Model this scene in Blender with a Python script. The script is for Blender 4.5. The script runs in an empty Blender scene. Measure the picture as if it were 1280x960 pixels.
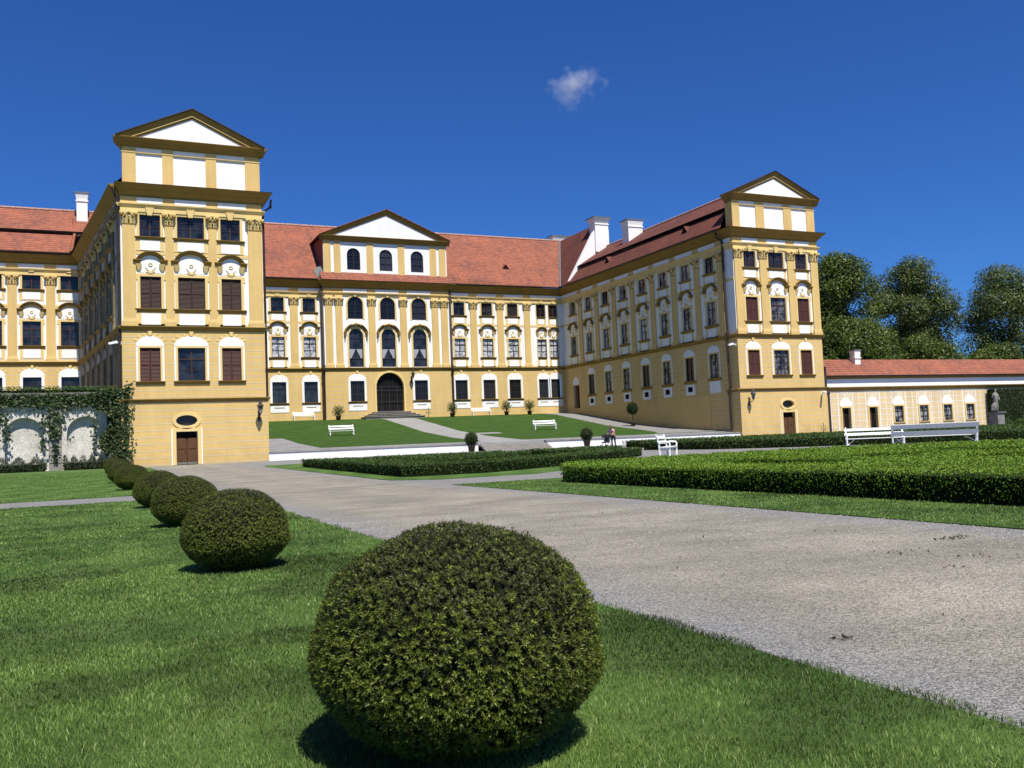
import bpy, math, random
import numpy as np
from mathutils import Vector, Matrix
from mathutils.geometry import tessellate_polygon
random.seed(5); RNG = np.random.default_rng(11)
scene = bpy.context.scene; COL = scene.collection
R = math.radians

# ------------------------------------------------------------------ tagging
def tag(o, label=None, cat=None, group=None, kind=None):
    if label: o['label'] = label
    if cat: o['category'] = cat
    if group: o['group'] = group
    if kind: o['kind'] = kind
    return o
def empty(name, loc, rz=0.0):
    o = bpy.data.objects.new(name, None); COL.objects.link(o)
    o.location = loc; o.rotation_euler = (0, 0, rz); o.empty_display_size = .3
    return o
def copy_tree(o, parent=None):
    c = o.copy(); COL.objects.link(c); c.parent = parent
    for ch in list(o.children): copy_tree(ch, c)
    return c

# ------------------------------------------------------------------ materials
def mat(name, color, rough=.85, spec=.3, noise=None, bump=None, metallic=0.0):
    m = bpy.data.materials.new(name); m.use_nodes = True
    nt = m.node_tree; b = nt.nodes['Principled BSDF']
    b.inputs['Base Color'].default_value = (*color, 1); b.inputs['Roughness'].default_value = rough
    b.inputs['Specular IOR Level'].default_value = spec; b.inputs['Metallic'].default_value = metallic
    m['_pos'] = 0
    if noise:   # list of (scale, amount) multiplied value variations
        geo = nt.nodes.new('ShaderNodeNewGeometry')
        prev = None
        if 'plaster' in name:      # rain streaks run down the render coat
            mpp = nt.nodes.new('ShaderNodeMapping'); mpp.inputs['Scale'].default_value = (1.6, 1.6, .16); nt.links.new(geo.outputs['Position'], mpp.inputs['Vector'])
            prev = maprange(nt, noise_out(nt, mpp.outputs[0], 1.3, 6, .7), .3, .6, .91 if 'yellow' in name else .95, 1.03)
        for sc, amt in noise:
            n = nt.nodes.new('ShaderNodeTexNoise'); n.inputs['Scale'].default_value = sc; n.inputs['Detail'].default_value = 5
            n.inputs['Roughness'].default_value = .65
            nt.links.new(geo.outputs['Position'], n.inputs['Vector'])
            mr = nt.nodes.new('ShaderNodeMapRange'); mr.inputs['From Min'].default_value = .3; mr.inputs['From Max'].default_value = .7
            mr.inputs['To Min'].default_value = 1 - amt; mr.inputs['To Max'].default_value = 1 + amt
            nt.links.new(n.outputs['Fac'], mr.inputs['Value'])
            if prev is None: prev = mr.outputs['Result']
            else:
                mu = nt.nodes.new('ShaderNodeMath'); mu.operation = 'MULTIPLY'
                nt.links.new(prev, mu.inputs[0]); nt.links.new(mr.outputs['Result'], mu.inputs[1]); prev = mu.outputs[0]
        vm = nt.nodes.new('ShaderNodeVectorMath'); vm.operation = 'SCALE'; vm.inputs[0].default_value = color
        nt.links.new(prev, vm.inputs['Scale']); nt.links.new(vm.outputs[0], b.inputs['Base Color'])
    if bump:
        sc, st, dist = bump
        geo = nt.nodes.new('ShaderNodeNewGeometry')
        n = nt.nodes.new('ShaderNodeTexNoise'); n.inputs['Scale'].default_value = sc; n.inputs['Detail'].default_value = 4
        nt.links.new(geo.outputs['Position'], n.inputs['Vector'])
        bp = nt.nodes.new('ShaderNodeBump'); bp.inputs['Strength'].default_value = st; bp.inputs['Distance'].default_value = dist
        nt.links.new(n.outputs['Fac'], bp.inputs['Height']); nt.links.new(bp.outputs[0], b.inputs['Normal'])
    return m
def mathn(nt, op, a, b=None):
    n = nt.nodes.new('ShaderNodeMath'); n.operation = op
    for i, x in enumerate((a, b)):
        if x is None: continue
        if isinstance(x, (int, float)): n.inputs[i].default_value = x
        else: nt.links.new(x, n.inputs[i])
    return n.outputs[0]
def mixc(nt, fac, a, b):
    n = nt.nodes.new('ShaderNodeMix'); n.data_type = 'RGBA'
    if isinstance(fac, (int, float)): n.inputs[0].default_value = fac
    else: nt.links.new(fac, n.inputs[0])
    for i, x in ((6, a), (7, b)):
        if isinstance(x, tuple): n.inputs[i].default_value = (*x, 1)
        else: nt.links.new(x, n.inputs[i])
    return n.outputs[2]
def noise_out(nt, vec, scale, detail=4, rough=.6):
    n = nt.nodes.new('ShaderNodeTexNoise'); n.inputs['Scale'].default_value = scale
    n.inputs['Detail'].default_value = detail; n.inputs['Roughness'].default_value = rough
    nt.links.new(vec, n.inputs['Vector']); return n.outputs['Fac']
def maprange(nt, v, a, b, c=0., d=1.):
    n = nt.nodes.new('ShaderNodeMapRange')
    for k, x in zip(('From Min', 'From Max', 'To Min', 'To Max'), (a, b, c, d)): n.inputs[k].default_value = x
    nt.links.new(v, n.inputs['Value']); return n.outputs['Result']
def base(name, rough=.9, spec=.2):
    m = bpy.data.materials.new(name); m.use_nodes = True; nt = m.node_tree; b = nt.nodes['Principled BSDF']
    b.inputs['Roughness'].default_value = rough; b.inputs['Specular IOR Level'].default_value = spec
    g = nt.nodes.new('ShaderNodeNewGeometry')
    return m, nt, b, g

YEL = (.635, .445, .172); YELT = (.70, .525, .22)
M = {}
M['yellow'] = mat('yellow_plaster', YEL, .9, .15, noise=[(.35, .07), (6, .05)], bump=(25, .25, .01))
M['trim'] = mat('pale_yellow_trim', YELT, .9, .15, noise=[(.5, .05)])
M['yellowshade'] = mat('ochre_moulding', (.25, .16, .045), .9, .1, noise=[(.8, .12)])  # yellow paint, darkened for the shade under the mouldings
M['white'] = mat('white_plaster', (.80, .79, .76), .9, .15, noise=[(.5, .03), (7, .03)])
M['stone'] = mat('grey_stone', (.27, .25, .22), .9, .2, noise=[(1.2, .2), (9, .15)], bump=(12, .5, .03))
M['frame'] = mat('dark_red_window_frame', (.055, .022, .016), .5, .4)
M['frameblack'] = mat('black_brown_frame', (.018, .014, .012), .5, .4)
M['shutter'] = mat('brown_louvre', (.05, .025, .018), .6, .3)
M['maroon'] = mat('maroon_louvre', (.085, .03, .024), .6, .3)
M['wood'] = mat('brown_door_wood', (.10, .045, .018), .6, .3, noise=[(3, .2), (22, .2)])
M['oldwood'] = mat('weathered_door_foot', (.16, .15, .12), .8, .2, noise=[(8, .3)])
M['dark'] = mat('dark_interior_shade', (.008, .007, .007), .9, .1)
M['iron'] = mat('black_iron', (.02, .02, .02), .5, .5)
M['pipe'] = mat('dark_drain_pipe', (.035, .022, .017), .5, .4)
M['zinc'] = mat('zinc_flashing', (.13, .14, .14), .5, .5, noise=[(3, .2)])
M['whitepaint'] = mat('white_bench_paint', (.82, .82, .80), .45, .4, noise=[(9, .04)])
M['terracotta'] = mat('dark_pot', (.085, .06, .045), .8, .2, noise=[(9, .2)])
M['bark'] = mat('bark', (.06, .045, .03), .95, .1, noise=[(4, .3)], bump=(8, .6, .05))

def glassmat(name, base_c, rough=.06, pale=None, sc=2.2):
    m, nt, b, g = base(name, rough, .45)
    if pale:
        f = noise_out(nt, g.outputs['Position'], sc, 3)
        b.inputs['Base Color'].default_value = (*base_c, 1)
        nt.links.new(mixc(nt, maprange(nt, f, .38, .6), base_c, pale), b.inputs['Base Color'])
    else: b.inputs['Base Color'].default_value = (*base_c, 1)
    oi = nt.nodes.new('ShaderNodeObjectInfo')
    if not pale: nt.links.new(mixc(nt, maprange(nt, oi.outputs['Random'], .45, 1.0), base_c, tuple(min(1, x * 4 + .012) for x in base_c)), b.inputs['Base Color'])
    # old panes are never quite flat
    ofs = nt.nodes.new('ShaderNodeVectorMath'); ofs.operation = 'ADD'; nt.links.new(g.outputs['Position'], ofs.inputs[0]); nt.links.new(mathn(nt, 'MULTIPLY', oi.outputs['Random'], 50), ofs.inputs[1])
    n = noise_out(nt, ofs.outputs[0], 1.3, 2)
    bp = nt.nodes.new('ShaderNodeBump'); bp.inputs['Strength'].default_value = .3; bp.inputs['Distance'].default_value = .07
    nt.links.new(n, bp.inputs['Height']); nt.links.new(bp.outputs[0], b.inputs['Normal'])
    return m
M['glass'] = glassmat('window_glass', (.006, .007, .010), .05, (.03, .034, .045), .9)
M['glassdark'] = glassmat('dim_window_glass', (.006, .006, .008), .25)
M['glasslace'] = glassmat('lace_curtained_glass', (.16, .17, .2), .12, (.62, .62, .64), 3.5)
M['glasshalf'] = glassmat('half_curtained_glass', (.01, .01, .012), .1, (.34, .34, .34), 1.6)
M['glassdim'] = glassmat('faintly_curtained_glass', (.008, .008, .01), .12, (.16, .16, .17), 1.8)
M['curtain'] = mat('white_curtain', (.34, .34, .36), .9, .1)

def rust(name, step, col=YEL, line=(.72, .60, .40), vstep=None, lw=.055):
    m, nt, b, g = base(name, .9, .15)
    sp = nt.nodes.new('ShaderNodeSeparateXYZ'); nt.links.new(g.outputs['Position'], sp.inputs[0])
    fz = mathn(nt, 'FRACT', mathn(nt, 'MULTIPLY', mathn(nt, 'ADD', sp.outputs['Z'], -.39), 1 / step))
    ln = mathn(nt, 'LESS_THAN', fz, lw / step)
    sh = mathn(nt, 'MULTIPLY', mathn(nt, 'GREATER_THAN', fz, 1 - .035 / step), 1.0)
    if vstep:
        fx = mathn(nt, 'FRACT', mathn(nt, 'MULTIPLY', mathn(nt, 'ADD', sp.outputs['X'], .2), 1 / vstep))
        ln = mathn(nt, 'MAXIMUM', ln, mathn(nt, 'LESS_THAN', fx, lw / vstep))
    mpp = nt.nodes.new('ShaderNodeMapping'); mpp.inputs['Scale'].default_value = (1.6, 1.6, .16); nt.links.new(g.outputs['Position'], mpp.inputs['Vector'])
    st = maprange(nt, noise_out(nt, mpp.outputs[0], 1.3, 6, .7), .3, .6, .93, 1.03)
    foot = maprange(nt, mathn(nt, 'SUBTRACT', noise_out(nt, g.outputs['Position'], 1.1, 5, .7), mathn(nt, 'MULTIPLY', sp.outputs['Z'], .16)), .22, .5, 1.0, .87)
    v = mathn(nt, 'MULTIPLY', mathn(nt, 'MULTIPLY', maprange(nt, noise_out(nt, g.outputs['Position'], .5, 5), .3, .7, .93, 1.06), st), foot)
    c0 = mixc(nt, ln, col, line); c1 = mixc(nt, sh, c0, tuple(x * .55 for x in col))
    vm = nt.nodes.new('ShaderNodeVectorMath'); vm.operation = 'SCALE'; nt.links.new(c1, vm.inputs[0]); nt.links.new(v, vm.inputs['Scale'])
    nt.links.new(vm.outputs[0], b.inputs['Base Color'])
    bp = nt.nodes.new('ShaderNodeBump'); bp.inputs['Strength'].default_value = .5; bp.inputs['Distance'].default_value = .02; bp.invert = True
    nt.links.new(mathn(nt, 'MAXIMUM', ln, sh), bp.inputs['Height']); nt.links.new(bp.outputs[0], b.inputs['Normal'])
    return m
M['rust'] = rust('rusticated_yellow_plaster', .5)
M['rustlow'] = rust('painted_block_plaster', .62, YEL, (.8, .74, .6), .0 or None, .06)

def tiles(name, ca, cb, axis):
    m, nt, b, g = base(name, .85, .2)
    sp = nt.nodes.new('ShaderNodeSeparateXYZ'); nt.links.new(g.outputs['Position'], sp.inputs[0])
    rows = mathn(nt, 'FRACT', mathn(nt, 'MULTIPLY', sp.outputs['Z'], 1 / .26))
    along = mathn(nt, 'MULTIPLY', sp.outputs[axis], 1 / .3)
    rowid = mathn(nt, 'FLOOR', mathn(nt, 'MULTIPLY', sp.outputs['Z'], 1 / .26))
    along2 = mathn(nt, 'ADD', along, mathn(nt, 'MULTIPLY', rowid, .5))
    wn = nt.nodes.new('ShaderNodeTexWhiteNoise'); wn.noise_dimensions = '2D'
    cx = nt.nodes.new('ShaderNodeCombineXYZ'); nt.links.new(mathn(nt, 'FLOOR', along2), cx.inputs[0]); nt.links.new(rowid, cx.inputs[1])
    nt.links.new(cx.outputs[0], wn.inputs['Vector'])
    big = maprange(nt, noise_out(nt, g.outputs['Position'], .3, 8, .75), .36, .64)
    f = mathn(nt, 'MULTIPLY', mathn(nt, 'ADD', mathn(nt, 'MULTIPLY', wn.outputs['Value'], .85), mathn(nt, 'MULTIPLY', big, .9)), .6)
    c = mixc(nt, f, ca, cb)
    edge = maprange(nt, rows, 0, .35, .5, 1.0)
    gap = maprange(nt, mathn(nt, 'FRACT', along2), 0, .12, .8, 1.0)
    vm = nt.nodes.new('ShaderNodeVectorMath'); vm.operation = 'SCALE'; nt.links.new(c, vm.inputs[0]); nt.links.new(mathn(nt, 'MULTIPLY', edge, gap), vm.inputs['Scale'])
    nt.links.new(vm.outputs[0], b.inputs['Base Color'])
    bp = nt.nodes.new('ShaderNodeBump'); bp.inputs['Strength'].default_value = .7; bp.inputs['Distance'].default_value = .04
    nt.links.new(mathn(nt, 'ADD', mathn(nt, 'MULTIPLY', rows, -1), wn.outputs['Value']), bp.inputs['Height']); nt.links.new(bp.outputs[0], b.inputs['Normal'])
    return m
M['tileX'] = tiles('red_roof_tiles', (.36, .122, .066), (.17, .068, .05), 'X')
M['tileY'] = tiles('shaded_red_roof_tiles', (.19, .06, .038), (.085, .036, .028), 'Y')  # same red tiles, with the shade of the wing roofs put into the colour
M['ridge'] = mat('mortared_ridge_tiles', (.36, .22, .17), .9, .2, noise=[(4, .5)])

def leafmat(name, ca, cb, trans=.25, rough=.6, nscale=1.5, cc=None, big=.45, spec=.25, patch=None):
    m, nt, b, g = base(name, rough, spec)
    rnd = g.outputs['Random Per Island']
    nz = maprange(nt, noise_out(nt, g.outputs['Position'], nscale, 5), .36, .64)
    f = mathn(nt, 'ADD', mathn(nt, 'MULTIPLY', rnd, 1 - big), mathn(nt, 'MULTIPLY', nz, big))
    c = mixc(nt, f, ca, cb)
    if cc: c = mixc(nt, maprange(nt, rnd, .82, .9), c, cc)
    if patch:      # broad random patches darken and lighten the colour
        pf = mathn(nt, 'MULTIPLY', maprange(nt, noise_out(nt, g.outputs['Position'], patch[0], 4, .55), .42, .54, patch[1], 1.05), maprange(nt, noise_out(nt, g.outputs['Position'], .33, 3, .5), .38, .6, .78, 1.08))
        vm = nt.nodes.new('ShaderNodeVectorMath'); vm.operation = 'SCALE'; nt.links.new(c, vm.inputs[0]); nt.links.new(pf, vm.inputs['Scale']); c = vm.outputs[0]
    nt.links.new(c, b.inputs['Base Color'])
    if trans:
        t = nt.nodes.new('ShaderNodeBsdfTranslucent'); nt.links.new(c, t.inputs['Color'])
        mx = nt.nodes.new('ShaderNodeMixShader'); mx.inputs[0].default_value = trans
        out = nt.nodes['Material Output']
        nt.links.new(b.outputs[0], mx.inputs[1]); nt.links.new(t.outputs[0], mx.inputs[2]); nt.links.new(mx.outputs[0], out.inputs['Surface'])
    return m
M['yew'] = leafmat('yew_needles', (.062, .082, .009), (.155, .19, .020), .2, .45, 2.0, (.24, .275, .045))
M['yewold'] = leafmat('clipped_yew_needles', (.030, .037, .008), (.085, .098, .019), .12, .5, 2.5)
M['yewdark'] = leafmat('shaded_yew_needles', (.012, .016, .005), (.03, .036, .009), .05, .6, 4)  # filler needles, darkened as the shade between the shoots
M['yewcore'] = mat('yew_inner_shade', (.012, .014, .006), .95, .05)  # near-black core; the shade inside the ball is in its colour
M['box'] = leafmat('boxwood_leaves', (.065, .14, .010), (.21, .33, .027), .25, .5, .8)
M['boxdull'] = leafmat('dull_boxwood_leaves', (.028, .058, .011), (.075, .128, .02), .2, .55, .8)
M['boxcore'] = mat('boxwood_inner_shade', (.009, .014, .004), .95, .05, noise=[(6, .4)])  # near-black, so the shade of the hedge sides sits in the colour
M['blade'] = leafmat('grass_blades', (.078, .150, .020), (.215, .325, .068), .3, .5, .8, (.31, .39, .13), .5, .3, patch=(.85, .42))
M['tree'] = leafmat('chestnut_leaves', (.028, .052, .009), (.125, .168, .026), .25, .45, .22)
M['tree2'] = leafmat('glint_flecked_tree_leaves', (.028, .048, .010), (.12, .158, .030), .25, .45, .22, (.17, .20, .09))  # the paler leaves are specular flecks put into the colour
M['ivy'] = leafmat('ivy_leaves', (.016, .032, .010), (.06, .09, .025), .15, .5, .7)
M['lav'] = leafmat('lavender_leaves', (.05, .07, .045), (.12, .15, .11), .15, .8, 2)
M['shrub'] = leafmat('shrub_leaves', (.05, .07, .02), (.14, .16, .05), .2, .6, 3)

def lawnmat(name, ca, cb, cd, stripe=None):
    m, nt, b, g = base(name, .95, .1)
    a = maprange(nt, noise_out(nt, g.outputs['Position'], .7, 5, .62), .36, .62)
    c = maprange(nt, noise_out(nt, g.outputs['Position'], 14, 5, .75), .3, .7)
    c1 = mixc(nt, a, ca, cb)
    if stripe:
        mp = nt.nodes.new('ShaderNodeMapping'); mp.inputs['Rotation'].default_value = (0, 0, stripe); nt.links.new(g.outputs['Position'], mp.inputs['Vector'])
        sx = nt.nodes.new('ShaderNodeSeparateXYZ'); nt.links.new(mp.outputs[0], sx.inputs[0])
        sn = maprange(nt, mathn(nt, 'SINE', mathn(nt, 'ADD', mathn(nt, 'MULTIPLY', sx.outputs[0], 4.2), mathn(nt, 'MULTIPLY', noise_out(nt, g.outputs['Position'], .4, 3), 4))), -1, 1)
        c1 = mixc(nt, mathn(nt, 'MULTIPLY', sn, .55), c1, cd)
    c2 = mixc(nt, mathn(nt, 'MULTIPLY', c, .5), c1, cd)
    nt.links.new(c2, b.inputs['Base Color'])
    bp = nt.nodes.new('ShaderNodeBump'); bp.inputs['Strength'].default_value = .8; bp.inputs['Distance'].default_value = .05
    nt.links.new(noise_out(nt, g.outputs['Position'], 40, 4, .8), bp.inputs['Height']); nt.links.new(bp.outputs[0], b.inputs['Normal'])
    return m
M['lawn'] = lawnmat('mown_turf', (.06, .12, .024), (.135, .215, .055), (.045, .095, .019), .35)
M['lawn2'] = lawnmat('striped_turf', (.034, .076, .013), (.060, .112, .022), (.023, .053, .010), 1.1)
def gravelmat(name, ca, cb, cs, edge=None):
    m, nt, b, g = base(name, .95, .15)
    P = g.outputs['Position']
    mp = nt.nodes.new('ShaderNodeMapping'); mp.inputs['Scale'].default_value = (.55, 1, 1); nt.links.new(P, mp.inputs['Vector'])
    a = maprange(nt, noise_out(nt, mp.outputs[0], .8, 6, .65), .36, .64)
    c1 = mixc(nt, a, ca, cb)
    vo = nt.nodes.new('ShaderNodeTexVoronoi'); vo.inputs['Scale'].default_value = 90; nt.links.new(P, vo.inputs['Vector'])
    wn = nt.nodes.new('ShaderNodeSeparateColor'); nt.links.new(vo.outputs['Color'], wn.inputs[0])
    f = maprange(nt, wn.outputs[0], 0, 1, .45, 1.45)
    sp = maprange(nt, noise_out(nt, P, 3.5, 5, .7), .62, .72)
    c2 = mixc(nt, mathn(nt, 'MULTIPLY', sp, .45), c1, cs)
    if edge:      # unrolled coarse grey chippings lie along both lawn edges, wheel-worn sand in the middle
        sx = nt.nodes.new('ShaderNodeSeparateXYZ'); nt.links.new(P, sx.inputs[0])
        dx = mathn(nt, 'ABSOLUTE', mathn(nt, 'SUBTRACT', sx.outputs[0], 5.9))
        wob = mathn(nt, 'MULTIPLY', mathn(nt, 'SUBTRACT', noise_out(nt, P, 1.3, 5, .7), .5), 1.6)
        ef = maprange(nt, mathn(nt, 'ADD', dx, wob), 1.7, 2.75)
        c2 = mixc(nt, mathn(nt, 'MULTIPLY', ef, .85), c2, edge)
        tr = maprange(nt, mathn(nt, 'SINE', mathn(nt, 'ADD', mathn(nt, 'MULTIPLY', sx.outputs[0], 3.3), mathn(nt, 'MULTIPLY', noise_out(nt, mp.outputs[0], .35, 3), 3))), .2, 1.)
        c2 = mixc(nt, mathn(nt, 'MULTIPLY', tr, .28), c2, cb)
        twig = maprange(nt, noise_out(nt, mp.outputs[0], 5.0, 8, .82), .62, .68)
        c2 = mixc(nt, mathn(nt, 'MULTIPLY', twig, .7), c2, (.06, .052, .04))
    vm = nt.nodes.new('ShaderNodeVectorMath'); vm.operation = 'SCALE'; nt.links.new(c2, vm.inputs[0]); nt.links.new(f, vm.inputs['Scale'])
    nt.links.new(vm.outputs[0], b.inputs['Base Color'])
    bp = nt.nodes.new('ShaderNodeBump'); bp.inputs['Strength'].default_value = .8; bp.inputs['Distance'].default_value = .012
    nt.links.new(mathn(nt, 'ADD', mathn(nt, 'MULTIPLY', vo.outputs['Distance'], -1.2), noise_out(nt, P, 25, 3)), bp.inputs['Height']); nt.links.new(bp.outputs[0], b.inputs['Normal'])
    return m
M['gravel'] = gravelmat('fine_beige_gravel', (.335, .305, .245), (.205, .188, .153), (.12, .112, .09), (.215, .215, .215))
M['gravelgrey'] = gravelmat('coarse_grey_gravel', (.27, .265, .27), (.19, .188, .195), (.11, .11, .115))
M['slab'] = mat('pale_path_slab', (.24, .235, .225), .9, .2, noise=[(.7, .1), (8, .1)])
M['pebble'] = leafmat('loose_pebbles', (.12, .115, .11), (.34, .32, .30), 0, .8, 3)

# ------------------------------------------------------------------ mesh builder
class Fr:
    def __init__(s, ox, oy, ang=0.0):
        s.o = (ox, oy); s.a = ang; s.U = (math.cos(ang), math.sin(ang)); s.N = (math.sin(ang), -math.cos(ang))
    def P(s, u, d, z):
        return (s.o[0] + s.U[0] * u + s.N[0] * d, s.o[1] + s.U[1] * u + s.N[1] * d, z)
ID = Fr(0, 0, 0)      # P(u,d,z) = (u,-d,z)
class MB:
    def __init__(s, fr=ID): s.v = []; s.f = []; s.m = []; s.mats = []; s.fr = fr; s.sm = []
    def mi(s, m):
        if m not in s.mats: s.mats.append(m)
        return s.mats.index(m)
    def raw(s, pts, faces, m, smooth=False):
        n = len(s.v); s.v += [tuple(p) for p in pts]; k = s.mi(m)
        for f in faces: s.f.append([n + i for i in f]); s.m.append(k); s.sm.append(smooth)
    def poly(s, pts, m): s.raw([s.fr.P(*p) for p in pts], [list(range(len(pts)))], m)
    def box(s, u0, u1, d0, d1, z0, z1, m, bev=0):
        p = [s.fr.P(u, d, z) for z in (z0, z1) for d in (d0, d1) for u in (u0, u1)]
        s.raw(p, [(0, 1, 3, 2), (4, 6, 7, 5), (0, 4, 5, 1), (2, 3, 7, 6), (0, 2, 6, 4), (1, 5, 7, 3)], m)
    def taper(s, u0, u1, d0, d1, z0, V0, V1, e0, e1, z1, m):
        p = [s.fr.P(u, d, z0) for d in (d0, d1) for u in (u0, u1)] + [s.fr.P(u, d, z1) for d in (e0, e1) for u in (V0, V1)]
        s.raw(p, [(0, 1, 3, 2), (4, 6, 7, 5), (0, 4, 5, 1), (2, 3, 7, 6), (0, 2, 6, 4), (1, 5, 7, 3)], m)
    def extr(s, prof, u0, u1, m, m0=0, m1=0):     # prof: [(d,z)] closed; mitred ends
        n = len(prof)
        p = [s.fr.P(u0 - d * m0, d, z) for d, z in prof] + [s.fr.P(u1 + d * m1, d, z) for d, z in prof]
        f = [(i, (i + 1) % n, n + (i + 1) % n, n + i) for i in range(n)] + [tuple(range(n - 1, -1, -1)), tuple(range(n, 2 * n))]
        s.raw(p, f, m)
    def rake(s, prof, u0, z0, u1, z1, m):         # profile (d, h) swept along a slope
        n = len(prof)
        p = [s.fr.P(u0, d, z0 + h) for d, h in prof] + [s.fr.P(u1, d, z1 + h) for d, h in prof]
        f = [(i, (i + 1) % n, n + (i + 1) % n, n + i) for i in range(n)] + [tuple(range(n - 1, -1, -1)), tuple(range(n, 2 * n))]
        s.raw(p, f, m)
    def slab(s, outl, d0, d1, m):                 # polygon (u,z) extruded d0..d1 (convex or simple)
        n = len(outl)
        tri = tessellate_polygon([[Vector((a, b, 0)) for a, b in outl]])
        p = [s.fr.P(a, d0, b) for a, b in outl] + [s.fr.P(a, d1, b) for a, b in outl]
        f = [tuple(t) for t in tri] + [tuple(n + i for i in t) for t in tri] + [(i, (i + 1) % n, n + (i + 1) % n, n + i) for i in range(n)]
        s.raw(p, f, m)
    def wall(s, outl, holes, m, d=0., rev=.22, mrev=None):
        loops = [outl] + holes
        allp = [q for l in loops for q in l]
        tri = tessellate_polygon([[Vector((a, b, 0)) for a, b in l] for l in loops])
        s.raw([s.fr.P(a, d, b) for a, b in allp], [tuple(t) for t in tri], m)
        for l in holes:
            n = len(l)
            s.raw([s.fr.P(a, d, b) for a, b in l] + [s.fr.P(a, d - rev, b) for a, b in l], [(i, (i + 1) % n, n + (i + 1) % n, n + i) for i in range(n)], mrev or m)
    def arc(s, prof, uc, zc, a0, a1, n, m, ry=1.0):   # prof [(d,r)] swept over angle (0 = +u, 90 = up)
        k = len(prof); p = []
        for i in range(n + 1):
            a = a0 + (a1 - a0) * i / n; c, sn = math.cos(a), math.sin(a) * ry
            p += [s.fr.P(uc + r * c, d, zc + r * sn) for d, r in prof]
        f = []
        for i in range(n):
            for j in range(k):
                f.append((i * k + j, i * k + (j + 1) % k, (i + 1) * k + (j + 1) % k, (i + 1) * k + j))
        f += [tuple(range(k)), tuple(range(n * k, n * k + k))]
        s.raw(p, f, m)
    def tube(s, pts, r, m, n=8, r1=None, smooth=True):
        pts = [Vector(p) for p in pts]; K = len(pts); vs = []
        for i, p in enumerate(pts):
            t = (pts[min(i + 1, K - 1)] - pts[max(i - 1, 0)]).normalized()
            a = t.orthogonal().normalized() if i == 0 else (a - t * a.dot(t)).normalized()
            b = t.cross(a)
            rr = r if r1 is None else r + (r1 - r) * i / (K - 1)
            for k in range(n):
                th = 2 * math.pi * k / n; vs.append(p + a * math.cos(th) * rr + b * math.sin(th) * rr)
        f = [(i * n + k, i * n + (k + 1) % n, (i + 1) * n + (k + 1) % n, (i + 1) * n + k) for i in range(K - 1) for k in range(n)]
        s.raw(vs, f, m, smooth); s.raw(vs[:n], [tuple(range(n))], m); s.raw(vs[-n:], [tuple(range(n))], m)
    def lathe(s, prof, c, m, n=16, smooth=True):      # prof [(r,z)]
        p = [(c[0] + r * math.cos(2 * math.pi * k / n), c[1] + r * math.sin(2 * math.pi * k / n), c[2] + z) for r, z in prof for k in range(n)]
        f = [(i * n + k, i * n + (k + 1) % n, (i + 1) * n + (k + 1) % n, (i + 1) * n + k) for i in range(len(prof) - 1) for k in range(n)]
        s.raw(p, f, m, smooth)
    def ball(s, c, r, m, n=8, sz=1.0):
        s.lathe([(r * math.sin(math.pi * i / n) + 1e-4, -r * sz * math.cos(math.pi * i / n)) for i in range(n + 1)], c, m, n + 2)
    def mesh(s, name, off=(0, 0, 0)):
        me = bpy.data.meshes.new(name)
        me.from_pydata([(a - off[0], b - off[1], c - off[2]) for a, b, c in s.v], [], s.f)
        for mm in s.mats: me.materials.append(mm)
        me.polygons.foreach_set('material_index', s.m); me.polygons.foreach_set('use_smooth', s.sm)
        me.update(); return me
    def build(s, name, parent=None, loc=None):
        off = (0, 0, 0)
        if parent is not None:
            pm = parent; off = tuple(pm.location)
            while pm.parent: pm = pm.parent; off = tuple(a + b for a, b in zip(off, pm.location))
        elif loc: off = loc
        o = bpy.data.objects.new(name, s.mesh(name, off)); COL.objects.link(o)
        if parent is not None: o.parent = parent
        elif loc: o.location = loc
        return o
def npmesh(name, V, F, mats, midx=None, smooth=False):
    me = bpy.data.meshes.new(name)
    nf, k = F.shape
    me.vertices.add(len(V)); me.vertices.foreach_set('co', np.ascontiguousarray(V, dtype=np.float32).ravel())
    me.loops.add(nf * k); me.loops.foreach_set('vertex_index', np.ascontiguousarray(F, dtype=np.int32).ravel())
    me.polygons.add(nf); me.polygons.foreach_set('loop_start', np.arange(0, nf * k, k, dtype=np.int32))
    for m in mats: me.materials.append(m)
    if midx is not None: me.polygons.foreach_set('material_index', np.asarray(midx, dtype=np.int32))
    me.update(calc_edges=True); me.validate(); return me
def unit(a): return a / np.maximum(np.linalg.norm(a, axis=1, keepdims=True), 1e-9)
def leaves(pos, nrm, size, tilt=.8, aspect=.55, rng=RNG):
    n = len(pos); size = np.broadcast_to(np.asarray(size, float), (n,))
    a = unit(nrm + np.broadcast_to(np.asarray(tilt, float), (n,))[:, None] * rng.normal(size=(n, 3)))
    b = unit(np.cross(a, rng.normal(size=(n, 3)))); w = np.cross(a, b)
    L = (size * rng.uniform(.7, 1.3, n))[:, None]
    V = np.stack([pos - b * L * .5, pos + w * L * aspect * .5, pos + b * L * .5 + a * L * .12, pos - w * L * aspect * .5], 1).reshape(-1, 3)
    return V, np.arange(4 * n).reshape(n, 4)
def leafobj(name, V, F, m, core=None, parent=None, loc=None):
    """leaf quads plus an optional solid core (MB of quads/tris) in one mesh"""
    off = np.array(parent.location if parent is not None else (loc or (0, 0, 0)), float)
    me = npmesh(name, V - off, F, [m])
    o = bpy.data.objects.new(name, me); COL.objects.link(o)
    if core is not None:
        import bmesh
        bm = bmesh.new(); bm.from_mesh(me); cm = core.mesh('core', tuple(off)); bm.from_mesh(cm)
        k = len(F); me.materials.append(core.mats[0])
        bm.faces.ensure_lookup_table()
        for i in range(k, len(bm.faces)): bm.faces[i].material_index = 1
        bm.to_mesh(me); bm.free(); bpy.data.meshes.remove(cm)
    if parent is not None: o.parent = parent
    elif loc is not None: o.location = loc
    return o

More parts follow.
